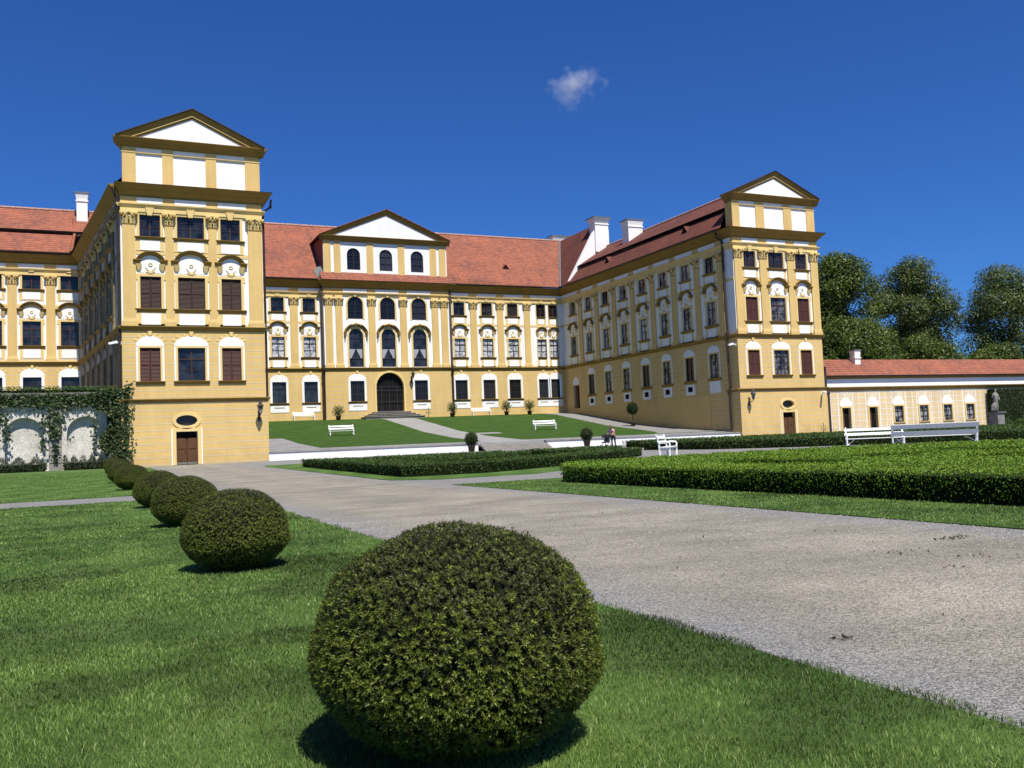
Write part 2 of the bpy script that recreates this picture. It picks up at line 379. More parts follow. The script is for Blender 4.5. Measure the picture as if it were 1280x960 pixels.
# ------------------------------------------------------------------ terrain heights
def zg(Y): return float(np.interp(Y, [-10, 30, 66, 72], [0, 0, .3, .3]))
def zt(Y): return float(np.interp(Y, [72, 75, 82, 90, 104, 108.4], [.95, 1.18, 1.62, 2.35, 4.2, 4.5]))

# ------------------------------------------------------------------ mouldings
def p_string(z0, z1, out):
    return [(0, z0), (out * .15, z0), (out, z1 - .03), (out, z1), (0, z1 + .05)]
def p_corn(z0, z1, out):
    h = z1 - z0
    return [(0, z0), (.06, z0), (.08, z0 + h * .16), (out * .48, z0 + h * .50), (out * .5, z0 + h * .56), (out, z1 - .04), (out, z1), (0, z1 + .08)]
def archpts(uc, w, z0, z1, n=12):        # rectangle with a semicircular head, top at z1
    r = w / 2; zs = z1 - r
    return [(uc - r, z0), (uc + r, z0)] + [(uc + r * math.cos(math.pi * i / n), zs + r * math.sin(math.pi * i / n)) for i in range(n + 1)]
def segpts(uc, w, z0, z1, n=10):         # half-lens lunette
    h = z1 - z0
    return [(uc + w / 2 * math.cos(math.pi * i / n), z0 + h * math.sin(math.pi * i / n) ** .8) for i in range(n + 1)]
def rectpts(uc, w, z0, z1): return [(uc - w / 2, z0), (uc + w / 2, z0), (uc + w / 2, z1), (uc - w / 2, z1)]
def ovalpts(uc, zc, a, b, n=20): return [(uc + a * math.cos(2 * math.pi * i / n), zc + b * math.sin(2 * math.pi * i / n)) for i in range(n)]

# ------------------------------------------------------------------ window kits (meshes shared by copies); local x=u, y=inward, z up from the opening's foot
KITS = {}
def pane(mb, outl, glass, fm, w, h, nv=1, bars=(), fw=.07, rec=.16, arch=False, thin=.025, vbars=()):
    mb.poly([(a, -rec, b) for a, b in outl], glass)
    # outer timber frame follows the outline
    n = len(outl)
    cx = 0; cz = h / 2
    inner = [(a - fw * (1 if a > 1e-3 else -1 if a < -1e-3 else 0), b - fw * (1 if b > h * .5 else -1)) for a, b in outl]
    for i in range(n):
        j = (i + 1) % n
        mb.raw([mb.fr.P(outl[i][0], -rec + .05, outl[i][1]), mb.fr.P(outl[j][0], -rec + .05, outl[j][1]), mb.fr.P(inner[j][0], -rec + .05, inner[j][1]), mb.fr.P(inner[i][0], -rec + .05, inner[i][1]),
                mb.fr.P(inner[i][0], -rec, inner[i][1]), mb.fr.P(inner[j][0], -rec, inner[j][1])], [(0, 1, 2, 3), (3, 2, 5, 4)], fm)
    for i in range(nv):
        u = -w / 2 + w * (i + 1) / (nv + 1)
        mb.box(u - fw * .65, u + fw * .65, -rec, -rec + .06, fw, h - fw * 1.2, fm)
    for z, t in bars:
        mb.box(-w / 2 + fw, w / 2 - fw, -rec, -rec + .055 * (1 if t > .03 else .7), z * h - t, z * h + t, fm)
    for u in vbars: mb.box(u * w - thin, u * w + thin, -rec, -rec + .03, fw, h - fw, fm)
def louvres(mb, outl, m, w, h, rec=.10):
    mb.poly([(a, -rec - .03, b) for a, b in outl], M['dark'])
    for s in (-1, 1):
        a0, a1 = (-w / 2, -.015) if s < 0 else (.015, w / 2)
        mb.box(a0, a0 + .07, -rec, -rec + .05, 0, h, m); mb.box(a1 - .07, a1, -rec, -rec + .05, 0, h, m)
        mb.box(a0 + .07, a1 - .07, -rec, -rec + .05, 0, .09, m); mb.box(a0 + .07, a1 - .07, -rec, -rec + .05, h - .09, h, m)
        mb.box(a0 + .07, a1 - .07, -rec, -rec + .05, h * .5 - .04, h * .5 + .04, m)
        n = int(h / .105)
        for i in range(n):
            z = .1 + (h - .2) * i / n
            mb.extr([(-rec - .02, z + .07), (-rec + .03, z), (-rec + .035, z + .015), (-rec - .015, z + .085)], a0 + .07, a1 - .07, m)
def surround(w, h, fw, mat_, out=.06, z0=0, ears=0, top=True):
    mb = MB()
    mb.box(-w / 2 - fw, -w / 2, 0, out, z0, h + fw, mat_); mb.box(w / 2, w / 2 + fw, 0, out, z0, h + fw, mat_)
    if top: mb.box(-w / 2, w / 2, 0, out, h, h + fw, mat_)
    if ears:
        for s in (-1, 1): mb.box(*sorted((s * (w / 2 + fw), s * (w / 2 + fw + ears))), 0, out * .8, h - .25, h + fw, mat_)
    return mb
def sill(w, m=None, hh=.2, out=.2):
    mb = MB(); mb.extr([(0, -hh), (.03, -hh), (out, -.035), (out, -.005), (0, .01)], -w / 2, w / 2, m or M['yellowshade']); return mb
def apron(w, z0, z1, m=None, pw=.28):
    mb = MB(); mb.box(-w / 2, w / 2, 0, .03, z0, z1, M['trim'])
    mb.box(-w / 2 + pw, w / 2 - pw, .03, .055, z0 + .1, z1 - .08, M['white']); return mb
def hood(w, zh, rise=.85, ext=.38):
    """segmental arched hood with level ends, on little corbels, over a white lunette"""
    mb = MB(); r = w * .46; O = M['yellowshade']
    prof = [(0, 0), (.05, 0), (.33, .27), (.33, .31), (0, .34)]
    a0 = R(12)
    mb.arc([(d, r + q) for d, q in prof], 0, zh, a0, math.pi - a0, 14, O, ry=rise)
    for s in (-1, 1):
        x0, x1 = sorted((s * (r - .08), s * (w / 2 + ext)))
        mb.extr([(d, zh + q - .02) for d, q in prof], x0, x1, O)
        cx = s * (r + .05)
        mb.taper(cx - .11, cx + .11, 0, .1, zh - .5, cx - .2, cx + .2, 0, .24, zh - .02, M['trim'])
    return mb
def lunette(w, z0, zh, rise=.85):
    mb = MB(); r = w * .46
    mb.slab([(r, z0), (-r, z0)][::-1] + [(r * math.cos(math.pi * i / 12), zh + r * rise * math.sin(math.pi * i / 12)) for i in range(13)], 0, .025, M['white'])
    # stucco cartouche: crossed sprays, a monogram ring and a small shell
    T = M['trim']
    for s in (-1, 1):
        pts = [(s * .06, -.05, z0 + .1), (s * .22, -.06, z0 + .24), (s * .36, -.05, z0 + .42)]
        mb.tube(pts, .045, T, 5, .02)
        mb.tube([(s * .05, -.05, z0 + .06), (s * .3, -.06, z0 + .07)], .05, T, 5, .025)
    mb.tube([(.13 * math.cos(t * .7), -.05, z0 + .62 + .11 * math.sin(t * .7)) for t in range(10)], .03, T, 5)
    mb.box(-.16, .16, 0.025, .1, z0 - .06, z0 + .1, T)
    return mb
def kit(key, parts):
    KITS[key] = [(n, (mb.mesh(n) if isinstance(mb, MB) else mb)) for n, mb in parts]
def put(parent, fr, u, z, key, d=0.0, lab=None):
    L = parent.location; root = None; X = fr.P(u, d, z)
    for i, (n, me) in enumerate(KITS[key]):
        o = bpy.data.objects.new(n, me); COL.objects.link(o)
        if i == 0:
            root = o; o.parent = parent; o.location = (X[0] - L[0], X[1] - L[1], X[2] - L[2]); o.rotation_euler = (0, 0, fr.a)
            if lab: o['label'] = lab
        else: o.parent = root
    return root

def win(key, w, h, glass='glass', fm='frame', bars=(), nv=1, shut=None, fw=.07, vbars=()):
    mb = MB(); o = rectpts(0, w, 0, h)
    if shut: louvres(mb, o, M[shut], w, h)
    else: pane(mb, o, M[glass], M[fm], w, h, nv, bars, fw, vbars=vbars)
    return mb
B2 = ((.70, .045),); B3 = ((.68, .05), (.34, .02)); BG = ((.75, .02), (.5, .02), (.25, .02))
H1, H2, HG = 1.68, 2.42, 2.5
def mk_upper(tag_, w, g1, f1, b1, g2, f2, b2, s2=None, vb=(), nar=0.):
    kit('r1' + tag_, [('window', win('', w, H1, g1, f1, b1, vbars=vb)), ('surround', surround(w, H1, .2 - nar * .3, M['trim'])), ('sill', sill(w + .7 - nar * 2)), ('apron_panel', apron(w + .5 - nar, -1.12, -.22))])
    m2 = win('', w, H2, g2, f2, b2, shut=s2)
    kit('r2' + tag_, [('window', m2), ('surround', surround(w, H2, .2 - nar * .3, M['trim'], ears=0 if nar else .12)), ('sill', sill(w + .75 - nar * 2, hh=.26)), ('apron_panel', apron(w + .5 - nar, -1.3, -.28, pw=.3)),
                      ('hood', hood(w + .2 - nar, H2 + .95, ext=.38 - nar * .85)), ('lunette', lunette(w + .2, H2 + .28, H2 + .75))])
def lun_ground(w, h, fanout, jamb, white_apron, sillm=None):
    mb = MB()
    W2 = w + .52
    mb.slab([(-W2 / 2, h + .14), (W2 / 2, h + .14)] + [(W2 / 2 * math.cos(math.pi * i / 12), h + .16 + .72 * math.sin(math.pi * i / 12)) for i in range(13)], 0, .05, M['white'])
    fan = MB()
    for i in range(7):
        a = R(28 + i * (124 / 6)); r0, r1 = .92, 1.22 + (.14 if i == 3 else 0); wd = .09 if i != 3 else .16
        c, s_ = math.cos(a), math.sin(a) * .75
        sx = W2 / 2 / .95
        p = [(c * r0 * sx - s_ * wd * .8, h + .22 + s_ * r0 + c * wd * .8), (c * r0 * sx + s_ * wd * .8, h + .22 + s_ * r0 - c * wd * .8), (c * r1 * sx + s_ * wd * 1.3, h + .22 + s_ * r1 - c * wd), (c * r1 * sx - s_ * wd * 1.3, h + .22 + s_ * r1 + c * wd)]
        fan.slab(p, 0, .09 if i == 3 else .022, M['trim'])
    su = surround(w, h, .14, M[jamb], .055)
    for s in (-1, 1):
        su.box(*sorted((s * (w / 2 + .14), s * (w / 2 + .26))), 0, .03, 0, h + .14, M['white'])
    parts = [('surround', su), ('lunette', mb), ('keystone_fan', fan), ('sill', sill(w + .62, hh=.24, out=.2))]
    if white_apron:
        ap = MB(); ap.box(-W2 / 2, W2 / 2, 0, .04, -1.12, -.24, M['white']); ap.box(-w * .36, w * .36, .04, .07, -.58, -.5, M['stone']); parts.append(('apron_panel', ap))
    return parts
def mk_ground(key, w, glass, fm, bars, shut=None, jamb='trim', white_apron=False, vb=(), nv=1):
    kit(key, [('window', win('', w, HG, glass, fm, bars, shut=shut, vbars=vb, nv=nv))] + lun_ground(w, HG, 0, jamb, white_apron))
GR = (-.33, -.17, .17, .33)
mk_upper('LT', 1.46, 'glass', 'frame', ((.72, .015), (.45, .015)), 'glass', 'frame', B2, 'shutter')
mk_upper('LTm', 1.95, 'glass', 'frame', ((.72, .015), (.45, .015)), 'glass', 'frame', B2, 'shutter')
mk_upper('RT', 1.5, 'glass', 'frame', BG, 'glass', 'frame', B2, 'maroon', (-.25, .25))
mk_upper('RTm', 1.95, 'glass', 'frame', BG, 'glassdim', 'frame', B3, None, (-.25, .25))
mk_upper('C', 1.5, 'glass', 'frameblack', ((.66, .015), (.33, .015)), 'glasslace', 'frameblack', B3)
mk_upper('Cd', 1.5, 'glassdark', 'frame', ((.66, .02), (.33, .02)), 'glasslace', 'frameblack', B3)
mk_upper('Cp', 1.36, 'glassdark', 'frame', ((.66, .02), (.33, .02)), 'glasslace', 'frameblack', B3, nar=.4)
mk_upper('W', 1.5, 'glasshalf', 'frame', (), 'glasshalf', 'frameblack', B3)
mk_upper('Wb', 1.5, 'glass', 'frame', ((.6, .015),), 'glasslace', 'frameblack', B3)
mk_upper('L', 1.62, 'glass', 'frame', ((.72, .015), (.45, .015)), 'glass', 'frame', ((.68, .04), (.34, .015)))
mk_ground('gLTs', 1.42, 'glass', 'frame', (), 'maroon')
mk_ground('gLTm', 1.95, 'glass', 'frame', ((.66, .045), (.33, .02)))
mk_ground('gRTs', 1.45, 'glass', 'frame', (), 'maroon')
mk_ground('gRTm', 1.9, 'glassdim', 'frameblack', BG, None, 'trim', False, (-.25, .25))
mk_ground('gC', 1.62, 'glass', 'frameblack', ((.68, .04),), None, 'white', True)
mk_ground('gCp', 1.4, 'glassdark', 'iron', ((.68, .03), (.34, .03)), None, 'white', True, GR)
mk_ground('gCg', 1.72, 'glassdark', 'iron', ((.68, .03), (.34, .03)), None, 'white', True, GR)
mk_ground('gW', 1.5, 'glasshalf', 'frameblack', B3)
mk_ground('gWb', 1.5, 'glassdark', 'frameblack', B2)
kit('cellar', [('cellar_window', (lambda mb: (mb.poly([(-.42, .06, -.28), (.42, .06, -.28), (.42, .06, .28), (-.42, .06, .28)], M['dark']), mb.box(-.8, -.42, 0, .09, -.6, .5, M['white']), mb.box(.42, .8, 0, .09, -.6, .5, M['white']), mb.box(-.42, .42, 0, .09, .28, .5, M['white']), mb.box(-.42, .42, 0, .09, -.6, -.28, M['white']), mb)[-1])(MB()))])
def archwin(key, w, h, glass, fm, bars, vb=(), hooded=False, curtain=False, plain=False):
    mb = MB(); o = archpts(0, w, 0, h)
    mb.poly([(a, -.18, b) for a, b in o], M[glass])
    r = w / 2
    mb.arc([(-.18, r - .08), (-.12, r - .08), (-.12, r), (-.18, r)], 0, h - r, 0, math.pi, 12, M[fm])
    for s in (-1, 1): mb.box(*sorted((s * r, s * (r - .08))), -.18, -.12, 0, h - r, M[fm])
    mb.box(-r, r, -.18, -.12, 0, .1, M[fm]); mb.box(-.05, .05, -.18, -.11, .1, h - .06, M[fm])
    for z, t in bars: mb.box(-r + .08, r - .08, -.18, -.115, z * h - t, z * h + t, M[fm])
    parts = [('window', mb)]
    if not plain:
        su = MB()
        su.arc([(0, r), (.06, r), (.06, r + .2), (0, r + .2)], 0, h - r, 0, math.pi, 14, M['trim'])
        for s in (-1, 1): su.box(*sorted((s * r, s * (r + .2))), 0, .06, 0, h - r, M['trim'])
        su.taper(-.12, .12, 0, .14, h - .04, -.2, .2, 0, .16, h + .42, M['trim'])
        parts.append(('surround', su))
    if hooded:
        hd = MB(); R0 = r + .30
        prof = [(0, 0), (.05, 0), (.34, .3), (.34, .35), (0, .38)]
        hd.arc([(d, R0 + q) for d, q in prof], 0, h - r, R(14), math.pi - R(14), 16, M['yellowshade'])
        for s in (-1, 1):
            cx = s * (R0 + .08)
            hd.tube([(cx - s * .05, -.16, h - r + .42), (cx + s * .16, -.2, h - r + .2), (cx + s * .06, -.14, h - r - .15), (cx + s * .14, -.1, h - r - .6)], .13, M['yellowshade'], 6, .05)
            hd.tube([(s * .05, -.34, h + .5), (s * .35, -.38, h + .55), (s * .6, -.36, h + .38)], .1, M['trim'], 6, .04)
        hd.ball((0, -.36, h + .52), .17, M['yellowshade'], 6)
        parts.append(('hood', hd))
    if curtain:
        cu = MB()
        for s in (-1, 1):
            cu.slab([(s * (r - .1), h * .47), (s * (r - .1), h * .24), (s * .55, h * .23), (s * .5, h * .28), (s * .2, h * .40), (s * .08, h * .47)], -.175, -.165, M['curtain'])
        parts.append(('curtain', cu))
    kit(key, parts)
archwin('aUp', 1.9, 2.78, 'glassdark', 'frameblack', ((.62, .02), (.32, .02)))
archwin('aLow', 1.76, 4.7, 'glass', 'frameblack', ((.76, .05), (.22, .04)), hooded=True, curtain=True)
archwin('aAtt', 1.66, 2.7, 'glassdark', 'frameblack', ((.66, .03), (.33, .03)), plain=True)

# ------------------------------------------------------------------ facade pieces
def capital_mesh(w):
    mb = MB(); h = .92; T = M['trim']; Ysh = M['yellowshade']
    mb.box(-w / 2 - .03, w / 2 + .03, 0, .17, 0, .07, Ysh)
    mb.taper(-w / 2 + .02, w / 2 - .02, 0, .14, .07, -w / 2 - .1, w / 2 + .1, 0, .3, h - .12, T)
    mb.box(-w / 2 - .18, w / 2 + .18, 0, .34, h - .12, h, T)
    n = max(3, int(w / .26))
    for row, (z, dd) in enumerate(((.2, .2), (.42, .26))):
        for i in range(n):
            u = -w / 2 + w * (i + .5 + (.0 if row == 0 else .0)) / n
            mb.tube([(u, -dd + .06, z - .08), (u, -dd, z + .1), (u, -dd - .07, z + .16)], .07, Ysh if (i + row) % 2 else T, 5, .05)
    for s in (-1, 1):
        mb.ball((s * (w / 2 + .06), -.3, h - .25), .13, Ysh, 6)
        mb.ball((s * (w / 2 - .2), -.3, h - .22), .08, T, 5)
    mb.ball((0, -.32, h - .1), .1, Ysh, 5)
    return mb.mesh('capital')
CAPS = {}
def pilaster(parent, fr, uc, w, z0, z1, d=0.0, out=.14, m='yellow'):
    mb = MB(fr)
    mb.box(uc - w / 2, uc + w / 2, d, d + out, z0 + .55, z1, M[m])
    mb.box(uc - w / 2 - .1, uc + w / 2 + .1, d, d + out + .08, z0, z0 + .34, M[m]); mb.box(uc - w / 2 - .05, uc + w / 2 + .05, d, d + out + .04, z0 + .34, z0 + .55, M['trim'])
    o = mb.build('pilaster', parent)
    k = round(w, 2)
    if k not in CAPS: CAPS[k] = capital_mesh(w)
    c = bpy.data.objects.new('capital', CAPS[k]); COL.objects.link(c); c.parent = o
    L = parent.location; X = fr.P(uc, d, z1); c.location = (X[0] - L[0], X[1] - L[1], X[2] - L[2]); c.rotation_euler = (0, 0, fr.a)
    return o
Z_STR0, Z_STR1, Z_PILT, Z_CAPT, Z_COR0, Z_COR1 = 10.38, 10.70, 18.32, 19.24, 20.42, 21.3
def upper_band(parent, fr, u0, u1, pils, m0=0, m1=0, d=0.0, corn=True, out=.75, az0=19.30):
    """entablature: architrave, frieze with white panels between the pilasters, cornice"""
    mb = MB(fr)
    mb.box(u0, u1, d, d + .12, az0, 19.66, M['trim'])
    if az0 > 19.3:
        for p in pils: mb.box(p[0] - p[1] / 2 - .05, p[0] + p[1] / 2 + .05, d, d + .16, Z_CAPT, az0, M['trim'])
    mb.extr([(d + a, b) for a, b in ((0, 19.66), (.17, 19.66), (.27, 19.84), (.27, 19.89), (0, 19.93))], u0, u1, M['trim'], m0, m1)
    o = mb.build('architrave', parent)
    fz = MB(fr); fz.box(u0, u1, d, d + .10, 19.94, Z_COR0, M['yellow'])
    pils = sorted(pils); edges = [u0] + [x for p in pils for x in (p[0] - p[1] / 2, p[0] + p[1] / 2)] + [u1]
    for i in range(0, len(edges) - 1):
        a, b = edges[i], edges[i + 1]
        if i % 2 == 0 and b - a > .8: fz.box(a + .12, b - .12, d + .10, d + .125, 19.97, 20.38, M['white'])
    fz.build('frieze', parent)
    if corn:
        c = MB(fr); c.extr([(d + a, b) for a, b in p_corn(Z_COR0, Z_COR1, out)], u0, u1, M['yellowshade'], m0, m1); c.build('cornice', parent)
def string_course(parent, fr, u0, u1, z0=Z_STR0, z1=Z_STR1, out=.26, m0=0, m1=0, d=0.0):
    c = MB(fr); c.extr([(d + a, b) for a, b in p_string(z0, z1, out)], u0, u1, M['yellowshade'], m0, m1); return c.build('string_course', parent)
def bay_white(mb, fr, uc, w):   # yellow band that ties the apron and the hood level, both sides white
    mb.fr = fr; mb.box(uc - w / 2, uc + w / 2, 0, .035, 16.12, 16.38, M['trim'])

# ------------------------------------------------------------------ pavilion
def pavilion(name, x0, x1, yf, pils, wins, keys1, keys2, keysg, gx, door_u, zbase, label, zo=0.0, depth=12.0, side=None):
    b = empty(name, ((x0 + x1) / 2, yf, zbase)); tag(b, label, 'building')
    fr = Fr(0, yf, 0)
    holes = []; W1 = {'LT': 1.46, 'LTm': 1.95, 'RT': 1.5, 'RTm': 1.95}; WG = {'gLTs': 1.42, 'gLTm': 1.95, 'gRTs': 1.45, 'gRTm': 1.9}
    up = MB(fr)
    for u, k in zip(wins, keys1): holes.append(rectpts(u, W1[k], 17.45, 17.45 + H1))
    for u, k in zip(wins, keys2): holes.append(rectpts(u, W1[k], 12.03, 12.03 + H2))
    up.wall([(x0, Z_STR1), (x1, Z_STR1), (x1, Z_COR1), (x0, Z_COR1)], holes, M['white'])
    xs = (x1,) if side else (x0, x1)
    if not side: up.poly([(x0, 0, Z_STR1), (x0, -1.2, Z_STR1), (x0, -1.2, Z_COR1), (x0, 0, Z_COR1)], M['yellow'])
    up.poly([(x1, 0, Z_STR1), (x1, -depth, Z_STR1), (x1, -depth, Z_COR1), (x1, 0, Z_COR1)], M['yellow'])
    up.poly([(x0, -depth, Z_STR1), (x1, -depth, Z_STR1), (x1, -depth, Z_COR1), (x0, -depth, Z_COR1)], M['yellow'])
    up.build('upper_wall', b)
    lo = MB(fr); holes = [rectpts(u, WG[k], 6.6, 6.6 + HG) for u, k in zip(gx, keysg)]
    lo.wall([(x0, 5.0), (x1, 5.0), (x1, Z_STR1), (x0, Z_STR1)], holes, M['rust'])
    for x in xs: lo.poly([(x, 0, 5.0), (x, -(depth if x == x1 else 1.2), 5.0), (x, -(depth if x == x1 else 1.2), Z_STR1), (x, 0, Z_STR1)], M['rust'])
    lo.build('rusticated_wall', b)
    ba = MB(fr); dh = [rectpts(door_u, 1.52, zbase - .3, 2.8), ovalpts(door_u, 3.62, .76, .4)]
    e = .13
    ba.wall([(x0 - e, zbase - .3), (door_u - .76, zbase - .3), (door_u - .76, 2.8), (door_u + .76, 2.8), (door_u + .76, zbase - .3), (x1 + e, zbase - .3), (x1 + e, 5.0), (x0 - e, 5.0)], [dh[1]], M['rust'], d=e, rev=.35)
    for x, dd in ((x0 - e, 1.3), (x1 + e, depth)):
        ba.poly([(x, e, zbase - .3), (x, -dd, zbase - .3), (x, -dd, 5.0), (x, e, 5.0)], M['rust'])
        ba.poly([(x, e, 5.0), (x, -dd, 5.0), (x + (e if x < x1 else -e), -dd, 5.0), (x + (e if x < x1 else -e), e, 5.0)], M['rust'])
    for uu in (door_u - .76, door_u + .76): ba.poly([(uu, e, zbase - .3), (uu, -.3, zbase - .3), (uu, -.3, 2.8), (uu, e, 2.8)], M['rust'])
    ba.poly([(door_u - .76, e, 2.8), (door_u + .76, e, 2.8), (door_u + .76, -.3, 2.8), (door_u - .76, -.3, 2.8)], M['rust'])
    ba.build('basement_wall', b)
    ml = 1 if side else .5
    string_course(b, fr, x0, x1, 4.9, 5.25, .3, ml, 1, d=.02)
    string_course(b, fr, x0, x1, m0=ml, m1=1)
    # yellow ties and white infill frames
    for i, u in enumerate(wins):
        tie = MB(fr); a = pils[i][0] + pils[i][1] / 2; c = pils[i + 1][0] - pils[i + 1][1] / 2
        tie.box(a + .02, c - .02, 0, .03, 16.1, 16.38, M['trim']); tie.build('wall_band', b); tie = MB(fr)
        tie.box(a + .02, c - .02, 0, .03, 10.72, 10.9, M['trim']); tie.build('wall_band', b); tie = MB(fr)
        tie.taper(u - .16, u + .16, 0, .2, 19.05, u - .3, u + .3, 0, .22, 19.62, M['trim'])
        tie.build('keystone', b)
    for u, w in pils: pilaster(b, fr, u, w, Z_STR1, Z_PILT)
    upper_band(b, fr, x0, x1, pils, ml, 1)
    for u, k in zip(wins, keys1): put(b, fr, u, 17.45, 'r1' + k)
    for u, k in zip(wins, keys2): put(b, fr, u, 12.03, 'r2' + k)
    for u, k in zip(gx, keysg): put(b, fr, u, 6.6, k)
    # side returns of mouldings
    frl = Fr(x0, yf, -math.pi / 2); frr = Fr(x1, yf, math.pi / 2)
    for f_, a0, a1, mm in (((frr, 0, depth, (1, 0)),) if side else ((frl, -1.2, 0, (0, 1)), (frr, 0, depth, (1, 0)))):
        string_course(b, f_, a0, a1, m0=mm[0], m1=mm[1]); string_course(b, f_, a0, a1, 4.9, 5.25, .3, mm[0], mm[1], d=.02)
        c = MB(f_); c.extr(p_corn(Z_COR0, Z_COR1, .75 if f_ is frr else .38), a0, a1, M['yellowshade'], mm[0], mm[1] * (1 if f_ is frr else 2)); c.extr([(0, 19.66), (.17, 19.66), (.27, 19.84), (.27, 19.89), (0, 19.93)], a0, a1, M['trim'], mm[0], mm[1]); c.build('cornice', b)
    # door
    dm = MB(fr)
    for s in (-1, 1):
        a0, a1 = sorted((door_u + s * .02, door_u + s * .74)); dm.box(a0, a1, -.2, -.12, zbase + .02, 2.3, M['wood'])
        for j in range(2): dm.box(a0 + .1, a1 - .1, -.12, -.09, zbase + .25 + j * .95, zbase + 1.05 + j * .95, M['wood'])
        dm.box(a0, a1, -.12, -.085, zbase + .02, zbase + .2, M['oldwood'])
    dm.box(door_u - .74, door_u + .74, -.22, -.19, zbase, 2.79, M['dark'])
    do = dm.build('door', b)
    h = MB(fr); h.tube([fr.P(door_u - .06, -.06, 1.35), fr.P(door_u - .14, -.04, 1.35)], .02, M['iron'], 6); h.build('handle', do)
    ds = MB(fr)
    for s in (-1, 1):
        ds.box(*sorted((door_u + s * .76, door_u + s * 1.02)), e, e + .06, zbase, 3.06, M['trim']); ds.box(*sorted((door_u + s * 1.02, door_u + s * 1.1)), e, e + .03, zbase, 3.06, M['white'])
    ds.box(door_u - .76, door_u + .76, e, e + .06, 2.8, 3.06, M['trim'])
    ds.build('door_surround', do)
    ov = MB(fr); ov.poly([(u, -.15, z) for u, z in ovalpts(door_u, 3.62, .76, .4)], M['glassdark'])
    for k in range(-3, 4): ov.box(door_u + k * .2 - .012, door_u + k * .2 + .012, -.12, -.1, 3.62 - .38 * math.sqrt(max(0, 1 - (k * .2 / .76) ** 2)), 3.62 + .38 * math.sqrt(max(0, 1 - (k * .2 / .76) ** 2)), M['iron'])
    oo = ov.build('oval_window', b)
    os_ = MB(fr); n = 24; ps = [(.0, 1.0), (.06, 1.0), (.06, 1.22), (.0, 1.22)]
    P_ = []
    for i in range(n + 1):
        a = 2 * math.pi * i / n
        P_ += [fr.P(door_u + (.76 + (r - 1) * 1.1) * math.cos(a), e + d, 3.62 + (.4 + (r - 1) * 1.1) * math.sin(a)) for d, r in ps]
    os_.raw(P_, [(i * 4 + j, i * 4 + (j + 1) % 4, (i + 1) * 4 + (j + 1) % 4, (i + 1) * 4 + j) for i in range(n) for j in range(4)], M['trim'])
    os_.build('surround', oo)
    # attic storey with pediment
    ax0, ax1 = (x0 + .22, x1 - .12); az0, az1 = Z_COR1 - .1, 24.5; ad = 1.0
    at = MB(Fr(0, yf - 0.0, 0)); F2 = at.fr
    at.box(ax0, ax1, -ad, -.02, az0, az1, M['white'])
    at.slab([(ax0 + .1, 24.6), (ax1 - .1, 24.6), ((ax0 + ax1) / 2, 26.95)], -ad, .28, M['white'])
    at.build('attic_wall', b)
    for i, (u, w) in enumerate(pils):
        ap = MB(fr)
        if i == 0: a0, a1 = ax0, u + w / 2 + .1
        elif i == len(pils) - 1: a0, a1 = u - w / 2 - .1, ax1
        else: a0, a1 = u - w / 2 - .08, u + w / 2 + .08
        ap.box(a0, a1, -.02, .06, az0, az1, M['yellow']); ap.build('attic_pilaster', b)
    ap = MB(fr)
    ap.box(ax0, ax1, -.02, .05, az0, Z_COR1 + .2, M['trim'])
    for xx in (ax0, ax1): ap.box(xx - .04, xx + .04, -ad, 0.05, az0, az1 - .01, M['yellow'])
    ap.build('attic_plinth', b)
    led = MB(fr); led.extr([(0, 23.74), (.07, 23.74), (.1, 23.80), (.1, 23.84), (0, 23.86)], ax0, ax1, M['trim'], 1, 1); led.build('attic_band', b)
    co = MB(fr); co.extr(p_corn(24.2, 24.85, .58), ax0, ax1, M['yellowshade'], .72, .58)
    for f_, a0, a1, mm in ((Fr(ax0, yf, -math.pi / 2), -ad, 0, (0, 1)), (Fr(ax1, yf, math.pi / 2), 0, ad, (1, 0))):
        co.fr = f_; co.extr(p_corn(24.05, 24.85, .62), a0, a1, M['yellowshade'], *mm)
    co.fr = fr
    uc = (ax0 + ax1) / 2
    prof = [(0, -.66), (.29, -.64), (.36, -.46), (.40, -.46), (.60, -.05), (.60, 0), (0, 0)]
    co.rake(prof, ax0 - .45, 24.86, uc, 27.34, M['yellowshade']); co.rake(prof, ax1 + .36, 24.86, uc, 27.34, M['yellowshade'])
    hl = [(.12, -.63), (.21, -.6), (.23, -.555), (.14, -.585)]
    co.build('pediment_cornice', b)
    hi = MB(fr); hp = [(.36, -.475), (.43, -.475), (.43, -.41), (.36, -.41)]
    hi.rake(hp, ax0 + .6, 24.86 + 1.05 * .45, uc, 27.34, M['trim']); hi.rake(hp, ax1 - .6, 24.86 + .96 * .46, uc, 27.34, M['trim'])
    hi.build('pediment_fillet', b)
    rf = MB(fr)
    for s, xe in ((-1, ax0 - .48), (1, ax1 + .40)):
        rf.raw([fr.P(xe, .68, 24.87), fr.P(uc, .68, 27.38), fr.P(uc, -ad, 27.38), fr.P(xe, -ad, 24.87), fr.P(xe, .68, 24.92), fr.P(uc, .68, 27.44), fr.P(uc, -ad, 27.44), fr.P(xe, -ad, 24.92)],
               [(4, 5, 6, 7), (0, 3, 7, 4), (0, 1, 2, 3)], M['tileY'])
        rf.raw([fr.P(xe, .69, 24.86), fr.P(uc, .69, 27.37), fr.P(uc, .69, 27.45), fr.P(xe, .69, 24.93)], [(0, 1, 2, 3)], M['pipe'])
